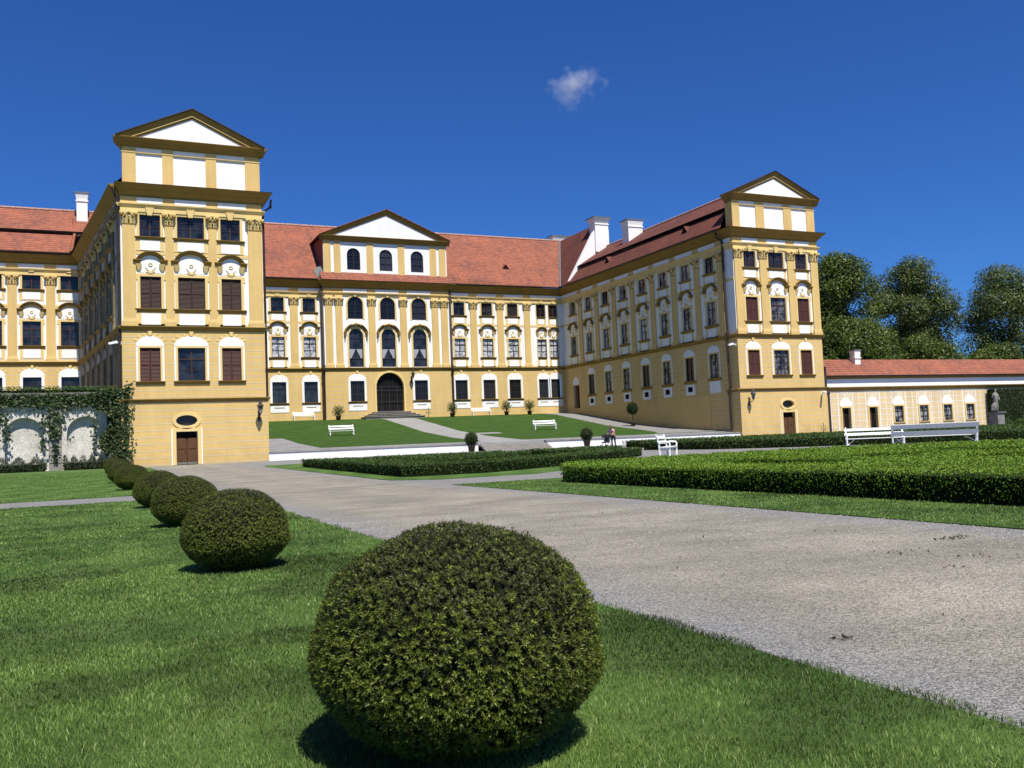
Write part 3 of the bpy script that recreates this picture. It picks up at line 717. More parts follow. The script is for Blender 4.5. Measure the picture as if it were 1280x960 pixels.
    # ledge roof in front of / behind the attic on top of the main cornice
    rf.raw([fr.P(x0 - .78 * ml, .78, Z_COR1 + .02), fr.P(x1 + .78, .78, Z_COR1 + .02), fr.P(ax1, .05, Z_COR1 + .12), fr.P(ax0, .05, Z_COR1 + .12), fr.P(x0 - .78 * ml, -depth, Z_COR1 + .02), fr.P(ax0, -depth, Z_COR1 + .12), fr.P(x1 + .78, -depth, Z_COR1 + .02), fr.P(ax1, -depth, Z_COR1 + .3)],
           [(0, 1, 2, 3), (0, 3, 5, 4), (1, 6, 7, 2)], M['tileX'])
    rf.build('roof', b)
    return b, fr
LX0, LX1, LY = 1.62, 11.87, 72.0
LT, LTf = pavilion('palace_pavilion', LX0, LX1, LY, [(2.2, .9), (5.0, .62), (8.13, .62), (11.3, 1.04)], [3.66, 6.55, 9.46], ['LT', 'LTm', 'LT'], ['LT', 'LTm', 'LT'], ['gLTs', 'gLTm', 'gLTs'], [3.54, 6.45, 9.37], 6.0, .32,
             'tall yellow palace pavilion with dark brown louvred shutters, rising beside the ivy-covered garden wall', side=None)
RX0, RX1, RY = 57.54, 68.45, 71.7
RT, RTf = pavilion('palace_pavilion', RX0, RX1, RY, [(58.08, .92), (61.22, .9), (64.8, .88), (67.9, .95)], [59.57, 62.92, 66.2], ['RT', 'RTm', 'RT'], ['RT', 'RTm', 'RT'], ['gRTs', 'gRTm', 'gRTs'], [59.45, 62.95, 66.2], 63.35, .3,
             'farther yellow palace pavilion with maroon shutters, standing beside the low red-roofed garden building', side=True, depth=34)

def downpipe(parent, pts, r=.09, m='pipe'):
    mb = MB(); mb.tube(pts, r, M[m], 8)
    for p in pts[1:-1]: mb.tube([(p[0], p[1], p[2] - .08), (p[0], p[1], p[2] + .08)], r * 1.35, M[m], 8)
    return mb.build('downpipe', parent)
downpipe(LT, [(LX0 - .55, LY - .3, 21.0), (LX0 - .2, LY - .05, 20.0), (LX0 - .14, LY + .1, 15), (LX0 - .14, LY + .1, 10), (LX0 - .25, LY + .1, 5.4)])
downpipe(LT, [(LX1 + .8, LY + .2, 21.0), (LX1 + .75, LY + .25, 20.4), (LX1 + .2, LY + .5, 20.0), (LX1 + .2, LY + .5, 5.0)])
downpipe(RT, [(RX1 + .25, RY + .1, 7.4), (RX1 + .25, RY + .1, 5.1), (RX1 + .25, RY - .2, 4.6), (RX1 + .25, RY - .2, .3)], .12)
downpipe(RT, [(RX0 - .7, 73.3, 21.2), (RX0 - .75, 73.2, 20.7), (RX0 - .2, 73.0, 20.2), (RX0 - .16, 73.0, 10.8), (RX0 - .3, 73.0, 10.3), (RX0 - .16, 73.0, 5.5), (RX0 - .3, 73.0, 4.8), (RX0 - .3, 73.0, 1.2)], .11)

# ------------------------------------------------------------------ ranges / wings
def range_front(b, fr, u0, u1, wins, pils, kind1, kind2, kindg, zb, W1=1.5, WG=1.62, skipg=(), gz=6.6, cz=True, rustm='rust', doors=(), r1z=17.5, r2z=12.05, m0=0, m1=0):
    holes = [rectpts(u, W1, r1z, r1z + H1) for u in wins] + [rectpts(u, W1, r2z, r2z + H2) for u in wins]
    up = MB(fr); up.wall([(u0, Z_STR1), (u1, Z_STR1), (u1, Z_COR1), (u0, Z_COR1)], holes, M['white']); up.build('upper_wall', b)
    lo = MB(fr); holes = [rectpts(u, WG, gz, gz + HG) for i, u in enumerate(wins) if i not in skipg] + [rectpts(u, w, z0, z1) for u, w, z0, z1 in doors]
    lo.wall([(u0, zb), (u1, zb), (u1, Z_STR1), (u0, Z_STR1)], holes, M[rustm]); lo.build('rusticated_wall', b)
    pils = sorted(pils); pe = [u0] + [x for p in pils for x in (p[0] - p[1] / 2, p[0] + p[1] / 2)] + [u1]
    for i in range(0, len(pe) - 1, 2):
        if pe[i + 1] - pe[i] > 1: tie = MB(fr); tie.box(pe[i] + .02, pe[i + 1] - .02, 0, .03, 16.12, 16.38, M['trim']); tie.build('wall_band', b); tie = MB(fr); tie.box(pe[i] + .02, pe[i + 1] - .02, 0, .03, 10.72, 10.9, M['trim']); tie.build('wall_band', b)
    for u in wins:
        tie = MB(fr); tie.taper(u - .14, u + .14, 0, .19, r1z + H1 + .12, u - .26, u + .26, 0, .21, 19.62, M['trim']); tie.build('keystone', b)
    for u, w in pils: pilaster(b, fr, u, w, Z_STR1, Z_PILT)
    upper_band(b, fr, u0, u1, pils, m0, m1)
    string_course(b, fr, u0, u1, m0=m0, m1=m1)
    for i, u in enumerate(wins):
        put(b, fr, u, r1z, 'r1' + kind1[i % len(kind1)]); put(b, fr, u, r2z, 'r2' + kind2[i % len(kind2)])
        if i not in skipg: put(b, fr, u, gz, kindg[i % len(kindg)])
def gutter(parent, fr, u0, u1, z, d, m0=0, m1=0):
    g = MB(fr); g.extr([(d, z), (d + .02, z - .12), (d + .14, z - .15), (d + .2, z - .02), (d + .2, z + .02), (d + .14, z - .1), (d + .04, z - .08), (d + .03, z + .02)], u0, u1, M['pipe'], m0, m1)
    return g.build('gutter', parent)

CY = 108.35
CR = empty('palace_range', (33, CY, 4.4)); tag(CR, 'long yellow courtyard range with arched portal, white pediment and bright red tiled roof', 'building')
frC = Fr(0, CY, 0)
CBX0, CBX1, CBD = 24.75, 40.95, .55
# left part
range_front(CR, frC, 11.9, CBX0, [15.6, 19.43, 23.17], [(13.7, .9), (17.5, .9), (21.35, .9)], ['C'], ['C'], ['gC'], 4.2)
range_front(CR, frC, CBX1, 57.62, [42.5, 46.4, 50.1, 54.3, 56.12], [(44.47, .9), (48.28, .88), (52.2, .86), ], ['C', 'C', 'Cd', 'Cp', 'Cp'], ['C', 'C', 'C', 'Cp', 'Cp'], ['gCg', 'gCg', 'gCg', 'gCp', 'gCp'], 4.2)
gutter(CR, frC, 11.9, CBX0 - .05, Z_COR1 + .15, .72); gutter(CR, frC, CBX1 + .05, 57.4, Z_COR1 + .15, .72)
# central block
frB = Fr(0, CY - CBD, 0)
cw = [28.7, 32.8, 36.87]; cp = [(25.42, .86), (26.66, .82), (30.76, .84), (34.8, .84), (39.0, .86), (40.25, .88)]
mb = MB(frB)
mb.wall([(CBX0, Z_STR1), (CBX1, Z_STR1), (CBX1, Z_COR1), (CBX0, Z_COR1)], [archpts(u, 1.9, 16.7, 19.48) for u in cw] + [archpts(u, 1.76, 10.8, 15.5) for u in cw], M['white'])
for x in (CBX0, CBX1): mb.poly([(x, 0, Z_STR1), (x, -CBD - .05, Z_STR1), (x, -CBD - .05, Z_COR1), (x, 0, Z_COR1)], M['yellow'])
mb.build('upper_wall', CR)
mb = MB(frB)
mb.wall([(CBX0, 4.2), (CBX1, 4.2), (CBX1, Z_STR1), (CBX0, Z_STR1)], [rectpts(cw[0], 1.72, 6.6, 9.1), rectpts(cw[2], 1.72, 6.6, 9.1), archpts(cw[1], 3.5, 5.24, 10.1, 18)], M['rust'], rev=.5)
for x in (CBX0, CBX1): mb.poly([(x, 0, 4.2), (x, -CBD - .05, 4.2), (x, -CBD - .05, Z_STR1), (x, 0, Z_STR1)], M['rust'])
mb.build('rusticated_wall', CR)
for u, w in cp: pilaster(CR, frB, u, w, Z_STR1, Z_PILT)
upper_band(CR, frB, CBX0, CBX1, cp, 1, 1, az0=19.56)
string_course(CR, frB, CBX0, CBX1, m0=1, m1=1)
for u in cw: put(CR, frB, u, 16.7, 'aUp'); put(CR, frB, u, 10.8, 'aLow')
for u in (cw[0], cw[2]): put(CR, frB, u, 6.6, 'gCg')
# portal with iron gate
mb = MB(frB); mb.arc([(0, 1.75), (.1, 1.75), (.1, 1.98), (0, 1.98)], cw[1], 10.1 - 1.75, 0, math.pi, 18, M['trim'])
for s in (-1, 1): mb.box(*sorted((cw[1] + s * 1.75, cw[1] + s * 1.98)), 0, .1, 5.2, 10.1 - 1.75, M['trim'])
po = mb.build('portal', CR)
mb = MB(frB); mb.poly([(a, -.5, c) for a, c in archpts(cw[1], 3.5, 5.24, 10.1, 18)], M['dark']); u = cw[1]
for k in range(-8, 9):
    uu = u + k * .205; top = 8.35 + math.sqrt(max(0, 1.75 ** 2 - (k * .205) ** 2)) - .05
    mb.box(uu - .02, uu + .02, -.42, -.38, 5.26, top, M['iron'])
for z in (5.4, 6.5, 7.9, 8.35): mb.box(u - 1.72, u + 1.72, -.43, -.37, z - .04, z + .04, M['iron'])
for s in (-1, 0, 1): mb.box(u + s * 1.0 - .05, u + s * 1.0 + .05, -.44, -.36, 5.26, 8.3, M['iron'])
for k in range(9):
    for j in range(4): mb.tube([(u - 1.6 + k * .4 + .12 * math.cos(t), frB.o[1] + .4, 5.8 + j * .7 + .16 * math.sin(t)) for t in np.linspace(0, 5.2, 7)], .014, M['iron'], 4)
mb.build('iron_gate', po)
# attic of the central block
ax0, ax1 = 24.95, 40.85; az0, az1 = 21.9, 26.3
mb = MB(frB); mb.wall([(ax0, az0), (ax1, az0), (ax1, az1), (ax0, az1)], [archpts(u, 1.66, 22.78, 25.48) for u in cw], M['white'])
for x in (ax0, ax1): mb.poly([(x, 0, az0), (x, -8.5, az0), (x, -8.5, az1 + .5), (x, 0, az1 + .5)], M['tileX'])
mb.slab([(ax0, 26.6), (ax1, 26.6), ((ax0 + ax1) / 2, 30.0)], -.3, .26, M['white']); mb.build('attic_wall', CR)
for u, w in cp: mb = MB(frB); mb.box(u - w / 2, u + w / 2, 0, .08, az0, az1, M['yellow']); mb.build('attic_pilaster', CR)
for u in cw: put(CR, frB, u, 22.78, 'aAtt')
co = MB(frB); co.extr(p_corn(26.2, 26.85, .6), ax0, ax1, M['yellowshade'], .7, .6)
uc = (ax0 + ax1) / 2; prof = [(0, -.62), (.27, -.60), (.57, -.04), (.57, 0), (0, 0)]
co.rake(prof, ax0 - .42, 26.88, uc, 30.36, M['yellowshade']); co.rake(prof, ax1 + .36, 26.88, uc, 30.36, M['yellowshade']); co.build('pediment_cornice', CR)
rf = MB(frB)
for s, xe in ((-1, ax0 - .46), (1, ax1 + .40)):
    rf.raw([frB.P(xe, .7, 26.89), frB.P(uc, .7, 30.40), frB.P(uc, -9, 30.40), frB.P(xe, -9, 26.89), frB.P(xe, .7, 26.95), frB.P(uc, .7, 30.47), frB.P(uc, -9, 30.47), frB.P(xe, -9, 26.95)], [(4, 5, 6, 7), (0, 4, 5, 1), (0, 3, 7, 4), (0, 1, 2, 3)], M['tileX'])
rf.build('pediment_roof', CR)
mb = MB(frB); mb.extr([(.78, 21.36), (.82, 21.34), (.82, 21.42), (.0, 22.42), (0, 22.3)], CBX0 - .3, CBX1 + .3, M['tileX']); mb.build('skirt_roof', CR)
# main roof of the courtyard range
RZ, RYr, EY, EZ = 30.0, 116.4, CY - .85, Z_COR1 + .2
def roofquad(mb, p, m): mb.raw(p, [tuple(range(len(p)))], m)
sl = (RZ - EZ) / (RYr - EY)
rf = MB()
XR = 62.0
roofquad(rf, [(6, EY, EZ), (CBX0, EY, EZ), (ax0, CY - .5 + .0, EZ + sl * .85), (ax0, RYr, RZ), (6, RYr, RZ)], M['tileX'])
roofquad(rf, [(CBX1, EY, EZ), (57.0, EY, EZ), (XR, RYr, RZ), (ax1, RYr, RZ), (ax1, CY - .5, EZ + sl * .85)], M['tileX'])
roofquad(rf, [(ax0, CY + 1.0, EZ + sl * 2.3), (ax1, CY + 1.0, EZ + sl * 2.3), (ax1, RYr, RZ), (ax0, RYr, RZ)], M['tileX'])
roofquad(rf, [(6, RYr, RZ), (XR, RYr, RZ), (XR, RYr + 9, EZ), (6, RYr + 9, EZ)], M['tileX'])
# corner roof facing the courtyard beyond the fire wall
roofquad(rf, [(57.0, EY, EZ), (57.0, 105.2, EZ), (XR, 105.2, RZ), (XR, RYr, RZ)], M['tileY'])
roofquad(rf, [(XR, 105.2, RZ), (XR, RYr, RZ), (XR + 6, RYr, EZ), (XR + 6, 105.2, EZ)], M['tileY'])
rf.build('roof', CR)
mb = MB(); mb.tube([(x, RYr, RZ + .02) for x in np.linspace(6, ax0 + 4, 12)], .17, M['ridge'], 6); mb.tube([(x, RYr, RZ + .02) for x in np.linspace(ax1 - 4, XR, 12)], .17, M['ridge'], 6)
mb.build('ridge_cap', CR)
mb = MB(); mb.tube([(57.0, EY, EZ + .03), (XR, RYr, RZ + .03)], .16, M['zinc'], 6)
for s, x in ((-1, ax0), (1, ax1)):
    mb.raw([(x + s * .02, CY - .6, 22.3), (x + s * .02, CY + 1.6, 23.9), (x + s * 1.0, CY + .2, 22.6), (x + s * .8, CY - .8, 21.6)], [(0, 1, 2, 3)], M['zinc'])
mb.build('flashing', CR)
def dormer(parent, x, y, z, ang, s=1.0, m='tileX'):
    f_ = Fr(x, y, ang); mb = MB(f_)
    mb.raw([f_.P(-.75 * s, .0, z), f_.P(.75 * s, 0, z), f_.P(0, .05, z + .95 * s), f_.P(0, -1.7 * s, z + 1.25 * s), ], [(0, 2, 3), (2, 1, 3)], M[m])
    mb.raw([f_.P(-.68 * s, -.04, z), f_.P(.68 * s, -.04, z), f_.P(0, -.02, z + .88 * s)], [(0, 1, 2)], M['dark'])
    mb.build('roof_dormer', parent)
dormer(CR, 50.3, EY + 2.75, EZ + sl * 2.75 - .05, 0, .85)
for x in (CBX0 - .12, CBX1 + .12): downpipe(CR, [(x, EY - .05, EZ - .1), (x, CY - .5, 20.6), (x, CY - .72, 20.2), (x, CY - .7, 10.9), (x, CY - .95, 10.5), (x, CY - .7, 10.0), (x, CY - .7, 4.6)], .14)
def chimney(parent, x0, x1, y0, y1, z0, z1, cap=.22, name='chimney'):
    mb = MB(); h = z1 - z0
    mb.box(x0, x1, -y1, -y0, z0, z1 - .75, M['white']); f0 = ID
    mb.box(x0 - .08, x1 + .08, -y1 - .08, -y0 + .08, z1 - 1.0, z1 - .86, M['white'])
    mb.taper(x0, x1, -y1, -y0, z1 - .75, x0 - cap, x1 + cap, -y1 - cap, -y0 + cap, z1 - .12, M['white'])
    c = mb.build(name, parent)
    t = MB(); t.box(x0 - cap - .06, x1 + cap + .06, -y1 - cap - .06, -y0 + cap + .06, z1 - .12, z1, M['zinc']); t.build('chimney_cap', c)
chimney(CR, 61.2, 64.6, 117.0, 118.2, 27.5, 31.0)
# entrance steps
st = MB()
for i in range(4):
    w = 2.35 + (3 - i) * .46; dp = .8 + (3 - i) * .4
    st.box(cw[1] - w, cw[1] + w, -(CY - CBD), -(CY - CBD) + dp, 4.0, 4.44 + (i + 1) * .2 - .06, M['stone']); st.box(cw[1] - w - .06, cw[1] + w + .06, -(CY - CBD), -(CY - CBD) + dp + .11, 4.44 + (i + 1) * .2 - .06, 4.44 + (i + 1) * .2, M['stone'])
st.build('portal_steps', CR)

# right wing, its courtyard wall in shade
WX = 57.54
RW = empty('palace_wing', (63, 90, 2)); tag(RW, 'shaded palace wing with eight tall bays, running back from the far pavilion', 'building')
frW = Fr(WX, 108.3, -math.pi / 2)         # u = 108.3 - Y
wy = [105.27 - 4.243 * i for i in range(8)]
wu = [108.3 - y for y in wy]
pu = [(u + 2.12, .9) for u in wu[:-1]] + [(wu[-1] + 1.75, .85)]
range_front(RW, frW, -.06, 108.3 - RY - .03, wu, pu, ['W', 'W', 'Wb', 'W', 'W', 'W', 'W', 'Wb'], ['W', 'W', 'W', 'W', 'Wb', 'W', 'W', 'W'], ['gWb', 'gWb', 'gW', 'gW', 'gWb', 'gW', 'gWb', 'gW'], .6, WG=1.5, skipg=(0,), doors=[(wu[0] + .1, 1.5, 4.4, 8.0)], r1z=17.45, m1=1)
gutter(RW, frW, .8, 108.3 - RY - 1.2, Z_COR1 + .15, .72)
mb = MB(frW); mb.poly([(wu[0] - .65, -.3, 4.4), (wu[0] + .85, -.3, 4.4), (wu[0] + .85, -.3, 8.0), (wu[0] - .65, -.3, 8.0)], M['dark']); mb.box(wu[0] - .6, wu[0] + .05, -.28, -.2, 4.5, 7.95, M['wood'])
d_ = mb.build('side_door', RW)
mb = MB(frW); uu = wu[0] + .1; mb.slab([(uu - .9, 8.1), (uu + .9, 8.1)] + [(uu + .9 * math.cos(math.pi * i / 12), 8.15 + .95 * math.sin(math.pi * i / 12)) for i in range(13)], 0, .05, M['white']); mb.build('lunette', d_)
for i in range(1, 7): put(RW, frW, wu[i], 5.72, 'cellar')
mb = MB(frW); mb.box(wu[7] - .9, wu[7] + .9, 0, .05, 5.1, 6.3, M['white']); mb.build('white_panel', RW)
mb = MB(frW); mb.box(1.5, wu[7] - .95, -.0, .04, .6, 4.95, M['yellow']); mb.build('plain_plinth', RW)
string_course(RW, frW, wu[7] + 1.9, 108.3 - RY - .03, 4.9, 5.25, .2)
# wing roof: steep lower tier, shadow gap, shallower upper tier
rf = MB(); y0, y1 = RY + 2.0, 105.0
roofquad(rf, [(56.75, y0 - 1.3, 21.45), (56.75, y1, 21.45), (58.6, y1, 23.62), (58.6, y0, 23.62)], M['tileY'])
roofquad(rf, [(58.38, y0, 23.92), (58.38, y1, 23.92), (63.0, y1, 26.8), (63.0, y0, 26.8)], M['tileY'])
roofquad(rf, [(63.0, y0, 26.8), (63.0, y1, 26.8), (69.2, y1, 21.45), (69.2, y0, 21.45)], M['tileY'])
rf.raw([(58.38, y0, 23.92), (58.38, y1, 23.92), (58.38, y1, 23.8), (58.38, y0, 23.8), (58.62, y1, 23.8), (58.62, y0, 23.8)], [(0, 1, 2, 3), (3, 2, 4, 5)], M['dark'])  # step faces coloured near-black as the shadow of the gap
rf.build('roof', RW)
mb = MB(); mb.tube([(63, y, 26.84) for y in np.linspace(y0, y1, 20)], .15, M['ridge'], 6); mb.build('ridge_cap', RW)
for y in (96.2, 79.8): dormer(RW, 57.75, y, 22.62, -math.pi / 2, .8, 'tileY')
mb = MB(Fr(0, 105.2, 0)); mb.slab([(57.05, 21.9), (58.5, 21.9), (62.9, 26.5), (63.5, 26.5), (63.5, 29.2), (61.35, 29.2)], -.25, .25, M['white']); fw = mb.build('fire_wall', RW)
chimney(RW, 61.25, 63.3, 104.7, 106.2, 26.0, 30.75, .32)
chimney(RW, 60.6, 62.7, 95.4, 96.9, 24.2, 28.2, .12)
# left wing, splayed outer wall in shade
M['dirtyshade'] = mat('stained_shade_plaster', (.21, .165, .09), .95, .1, noise=[(.45, .45), (2.5, .3)])  # stains, plus the wall's shade darkened into the base colour
M['dirtyshadewhite'] = mat('stained_shade_white', (.30, .29, .26), .95, .1, noise=[(.6, .5), (3, .3)])  # white parts with the same stains and painted-in shade
LW = empty('palace_wing', (5, 88, 4)); tag(LW, 'narrow slice of dark shaded palace wing wall behind the nearer pavilion, above the ivy', 'building')
ang = math.atan2(72.05 - 99.7, 1.62 + 1.6); frL = Fr(-1.6, 99.7, ang); Ln = math.hypot(3.22, 27.65)
lu = [2.9 + 3.9 * i for i in range(6)]
range_front(LW, frL, 0, Ln - .03, lu, [(u + 1.95, .8) for u in lu], ['W'], ['W'], ['gW'], 4.5, WG=1.5, m0=0)
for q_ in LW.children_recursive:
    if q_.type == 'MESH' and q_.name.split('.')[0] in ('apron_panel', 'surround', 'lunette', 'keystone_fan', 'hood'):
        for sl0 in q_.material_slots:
            if sl0.material in (M['white'], M['trim']): m0_ = M['dirtyshadewhite'] if sl0.material == M['white'] else M['dirtyshade']; sl0.link = 'OBJECT'; sl0.material = m0_
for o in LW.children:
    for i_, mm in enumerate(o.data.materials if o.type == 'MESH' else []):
        if o.name.split('.')[0] in ('upper_wall', 'rusticated_wall', 'pilaster', 'wall_band', 'frieze', 'architrave'): o.data.materials[i_] = M['dirtyshadewhite'] if mm == M['white'] else M['dirtyshade']
rf = MB(); roofquad(rf, [(.9, 73.5, 21.45), (-2.4, 99.0, 21.45), (4.5, 105, 27.0), (6.7, 73.5, 26.8)], M['tileY']); roofquad(rf, [(6.7, 73.5, 26.8), (4.5, 105, 27.0), (12.6, 108, 21.45), (12.6, 73.5, 21.45)], M['tileY']); rf.build('roof', LW)
fe = Fr(11.87, 84.2, math.pi / 2); mb = MB(fe); mb.wall([(-.2, 4.0), (24.1, 4.0), (24.1, 21.3), (-.2, 21.3)], [], M['yellow']); mb.build('courtyard_wall', LW)
fe2 = MB(fe); fe2.extr(p_corn(Z_COR0, Z_COR1, .75), -.2, 23.3, M['yellowshade']); fe2.build('cornice', LW)

# west range, sunlit, far left
WR = empty('palace_range', (-12, 99.7, 5)); tag(WR, 'sunlit yellow range with red two-tier roof and white chimney, above the ivy wall', 'building')
frE = Fr(0, 99.7, 0); ww = [-2.5 - 3.36 * i for i in range(6)]
range_front(WR, frE, -24, -1.62, ww, [(u - 1.68, .82) for u in ww], ['L'], ['L'], ['gC'], 4.5, W1=1.62, WG=1.62, r1z=17.9, r2z=12.3, gz=6.7)
gutter(WR, frE, -24, -2.3, Z_COR1 + .2, .72)
rf = MB()
roofquad(rf, [(-24, 98.9, 21.5), (-2.3, 98.9, 21.5), (-2.0, 101.6, 24.0), (-24, 101.6, 24.0)], M['tileX'])
roofquad(rf, [(-24, 101.3, 24.25), (1.0, 101.3, 24.25), (1.0, 105.6, 27.35), (-24, 105.6, 27.35)], M['tileX'])
roofquad(rf, [(-24, 105.6, 27.35), (4.5, 105.6, 27.35), (4.5, 112, 21.4), (-24, 112, 21.4)], M['tileX'])
rf.raw([(-24, 101.3, 24.25), (1, 101.3, 24.25), (1, 101.3, 24.1), (-24, 101.3, 24.1), (1, 101.7, 24.1), (-24, 101.7, 24.1)], [(0, 1, 2, 3), (3, 2, 4, 5)], M['dark'])  # near-black step faces carry the shadow under the upper tier
rf.build('roof', WR)
mb = MB(); mb.tube([(x, 105.6, 27.4) for x in np.linspace(-24, 3, 15)], .15, M['ridge'], 6); mb.tube([(-2.3, 98.9, 21.6), (-2.0, 101.6, 24.15), (-2.1, 103.5, 26.0)], .16, M['tileX'], 6); mb.build('ridge_cap', WR)
chimney(WR, -1.85, -.8, 103.6, 104.6, 24.5, 29.0, .12)

# low garden building at the right
OY = 73.5
OR = empty('garden_building', (85, OY, .3)); tag(OR, 'low single-storey yellow garden building with red tiled roof, two doorways and four small windows', 'building')
frO = Fr(0, OY, 0)
M['rustlow'] = rust('painted_block_plaster', .62, (.66, .51, .28), (.84, .79, .68), 1.0, .07)
odo = [72.95, 76.85]; owi = [80.65, 84.5, 88.28, 91.95]
mb = MB(frO); mb.wall([(68.6, .2), (106, .2), (106, 5.0), (68.6, 5.0)], [rectpts(u, 1.2, .25, 3.1) for u in odo] + [rectpts(u, 1.35, 1.35, 3.15) for u in owi], M['rustlow'], rev=.3); mb.build('wall', OR)
kit('ow', [('window', win('', 1.35, 1.8, 'glasshalf', 'frameblack', ((.66, .03), (.33, .03)))), ('lunette', (lambda m_: (m_.slab([(-.85, 1.95), (.85, 1.95)] + [(.85 * math.cos(math.pi * i / 12), 2.0 + .85 * math.sin(math.pi * i / 12)) for i in range(13)], 0, .05, M['white']), m_)[-1])(MB())), ('surround', surround(1.35, 1.8, .16, M['trim'])), ('sill', sill(1.7, hh=.12, out=.12, m=M['trim']))])
kit('od', [('doorway', (lambda m_: (m_.poly([(-.6, -.3, 0), (.6, -.3, 0), (.6, -.3, 2.85), (-.6, -.3, 2.85)], M['dark']), m_.box(-.6, -.1, -.28, -.22, 0, 2.85, M['wood']), m_)[-1])(MB())), ('lunette', (lambda m_: (m_.slab([(-.85, 3.0), (.85, 3.0)] + [(.85 * math.cos(math.pi * i / 12), 3.05 + .85 * math.sin(math.pi * i / 12)) for i in range(13)], 0, .05, M['white']), m_)[-1])(MB())), ('surround', surround(1.2, 2.85, .18, M['trim']))])
for u in odo: put(OR, frO, u, .25, 'od')
for u in owi: put(OR, frO, u, 1.35, 'ow')
mb = MB(frO)
for u in odo + owi:
    for k in range(-2, 3): mb.slab([(u + k * .22 - .03, 4.12), (u + k * .22 + .03, 4.12), (u + k * .34 + .04, 4.85), (u + k * .34 - .04, 4.85)], 0, .02, M['white'])
    for s in (-1, 1): mb.box(u + s * 1.05 - .04, u + s * 1.05 + .04, 0, .015, .3, 4.9, M['white'])
mb.build('painted_fans', OR)
string_course(OR, frO, 68.6, 106, 4.95, 5.3, .28)
mb = MB(frO); mb.box(68.6, 106, 0, .06, 5.36, 6.35, M['white']); mb.extr([(0, 6.2), (.1, 6.2), (.16, 6.42), (.24, 6.5), (.24, 6.58), (0, 6.6)], 68.6, 106, M['yellowshade']); mb.build('eaves_band', OR)
rf = MB(); roofquad(rf, [(68.5, OY - .36, 6.52), (106, OY - .36, 6.52), (106, OY + 2.6, 8.55), (68.5, OY + 2.6, 8.55)], M['tileX']); roofquad(rf, [(68.5, OY + 2.6, 8.55), (106, OY + 2.6, 8.55), (106, OY + 6, 6.4), (68.5, OY + 6, 6.4)], M['tileX']); rf.build('roof', OR)
gutter(OR, frO, 68.6, 106, 6.56, .3)
chimney(OR, 76.4, 77.2, 75.2, 75.9, 7.0, 9.6, .05)

# ------------------------------------------------------------------ ground
def sheet(name, pts, m, z=None, zf=None, dz=.004):
    p = [(x, y, (zf(y) if zf else 0) + dz) for x, y in pts]
    mb = MB(); mb.raw(p, [tuple(range(len(p)))], m)
    o = mb.build(name); tag(o, kind='structure'); return o
def strip(name, xf0, xf1, ys, zf, m, dz, edge=0.0):
    """a sheet following the ground's profile along Y between two edge curves"""
    ys = list(ys); p = []; f = []
    for y in ys: p += [(xf0(y), y, zf(y) + dz), (xf1(y), y, zf(y) + dz)]
    for i in range(len(ys) - 1): f.append((2 * i, 2 * i + 1, 2 * i + 3, 2 * i + 2))
    n = len(p)
    if edge:
        p += [(a, b, c - edge) for a, b, c in p]
        for i in range(len(ys) - 1): f += [(2 * i, 2 * i + 2, n + 2 * i + 2, n + 2 * i), (2 * i + 1, 2 * i + 3, n + 2 * i + 3, n + 2 * i + 1)]
        f += [(0, 1, n + 1, n), (2 * len(ys) - 2, 2 * len(ys) - 1, n + 2 * len(ys) - 1, n + 2 * len(ys) - 2)]
    mb = MB(); mb.raw(p, f, m); o = mb.build(name); tag(o, kind='structure'); return o
K = lambda v: (lambda y: v)
GY = [-60, 0, 10, 20, 30, 42, 54, 66, 72]
strip('ground', K(-900), K(1200), [-200] + GY + [140, 400, 1500], zg, M['gravel'], 0)
LE = .014
strip('lawn', K(-40), K(3.08), [-6, 0, 5, 10, 15, 20, 24.9], zg, M['lawn'], LE, LE)
strip('lawn', K(-40), K(3.08), [28.2, 30, 42, 54, 65.4], zg, M['lawn'], LE, LE)
strip('lawn', K(-40), K(.9), [66.8, 70, 72.4], zg, M['lawn'], LE, LE)
strip('lawn', K(8.72), K(60), [-6, 0, 5, 10, 15, 21, 23.2], zg, M['lawn'], LE, LE)
strip('lawn', lambda y: float(np.interp(y, [27, 28.5, 54, 56], [9.6, 8.6, 8.7, 9.2])), lambda y: float(np.interp(y, [27, 30, 40, 56], [13, 17, 25, 30])), [27, 28.5, 32, 38, 46, 54, 56], zg, M['lawn'], LE, LE)
# courtyard terrace
TY = [72, 73.5, 75, 78, 82, 86, 90, 95, 100, 104, 108.4]
strip('courtyard_lawn', K(11.95), K(57.5), TY, zt, M['lawn2'], 0)
strip('gravel_band', K(11.95), K(57.5), [72, 73, 74.4], zt, M['gravelgrey'], .012)
strip('gravel_ramp', lambda y: float(np.interp(y, [74.3, 80, 88, 104.7, 108.3], [49.5, 52.6, 52.9, 53.6, 53.8])), K(57.5), TY[2:], zt, M['gravel'], .010)
strip('gravel_ramp', K(11.95), lambda y: float(np.interp(y, [74.3, 88.3], [16.6, 16.0])), [74.3, 78, 82, 88.3], zt, M['gravelgrey'], .010)
strip('paved_path', K(30.9), K(34.8), TY[:-1] + [106.3], zt, M['slab'], .016)
strip('paved_path', K(31.0), K(37.6), [84.6, 86.2], zt, M['slab'], .022)
# raised terrace behind the garden wall
mb = MB(); mb.raw([(-60, 73.2, 5.5), (1.5, 73.2, 5.5), (1.0, 99.9, 5.5), (-60, 99.9, 5.5)], [(0, 1, 2, 3)], M['gravel']); tag(mb.build('upper_terrace'), kind='structure')

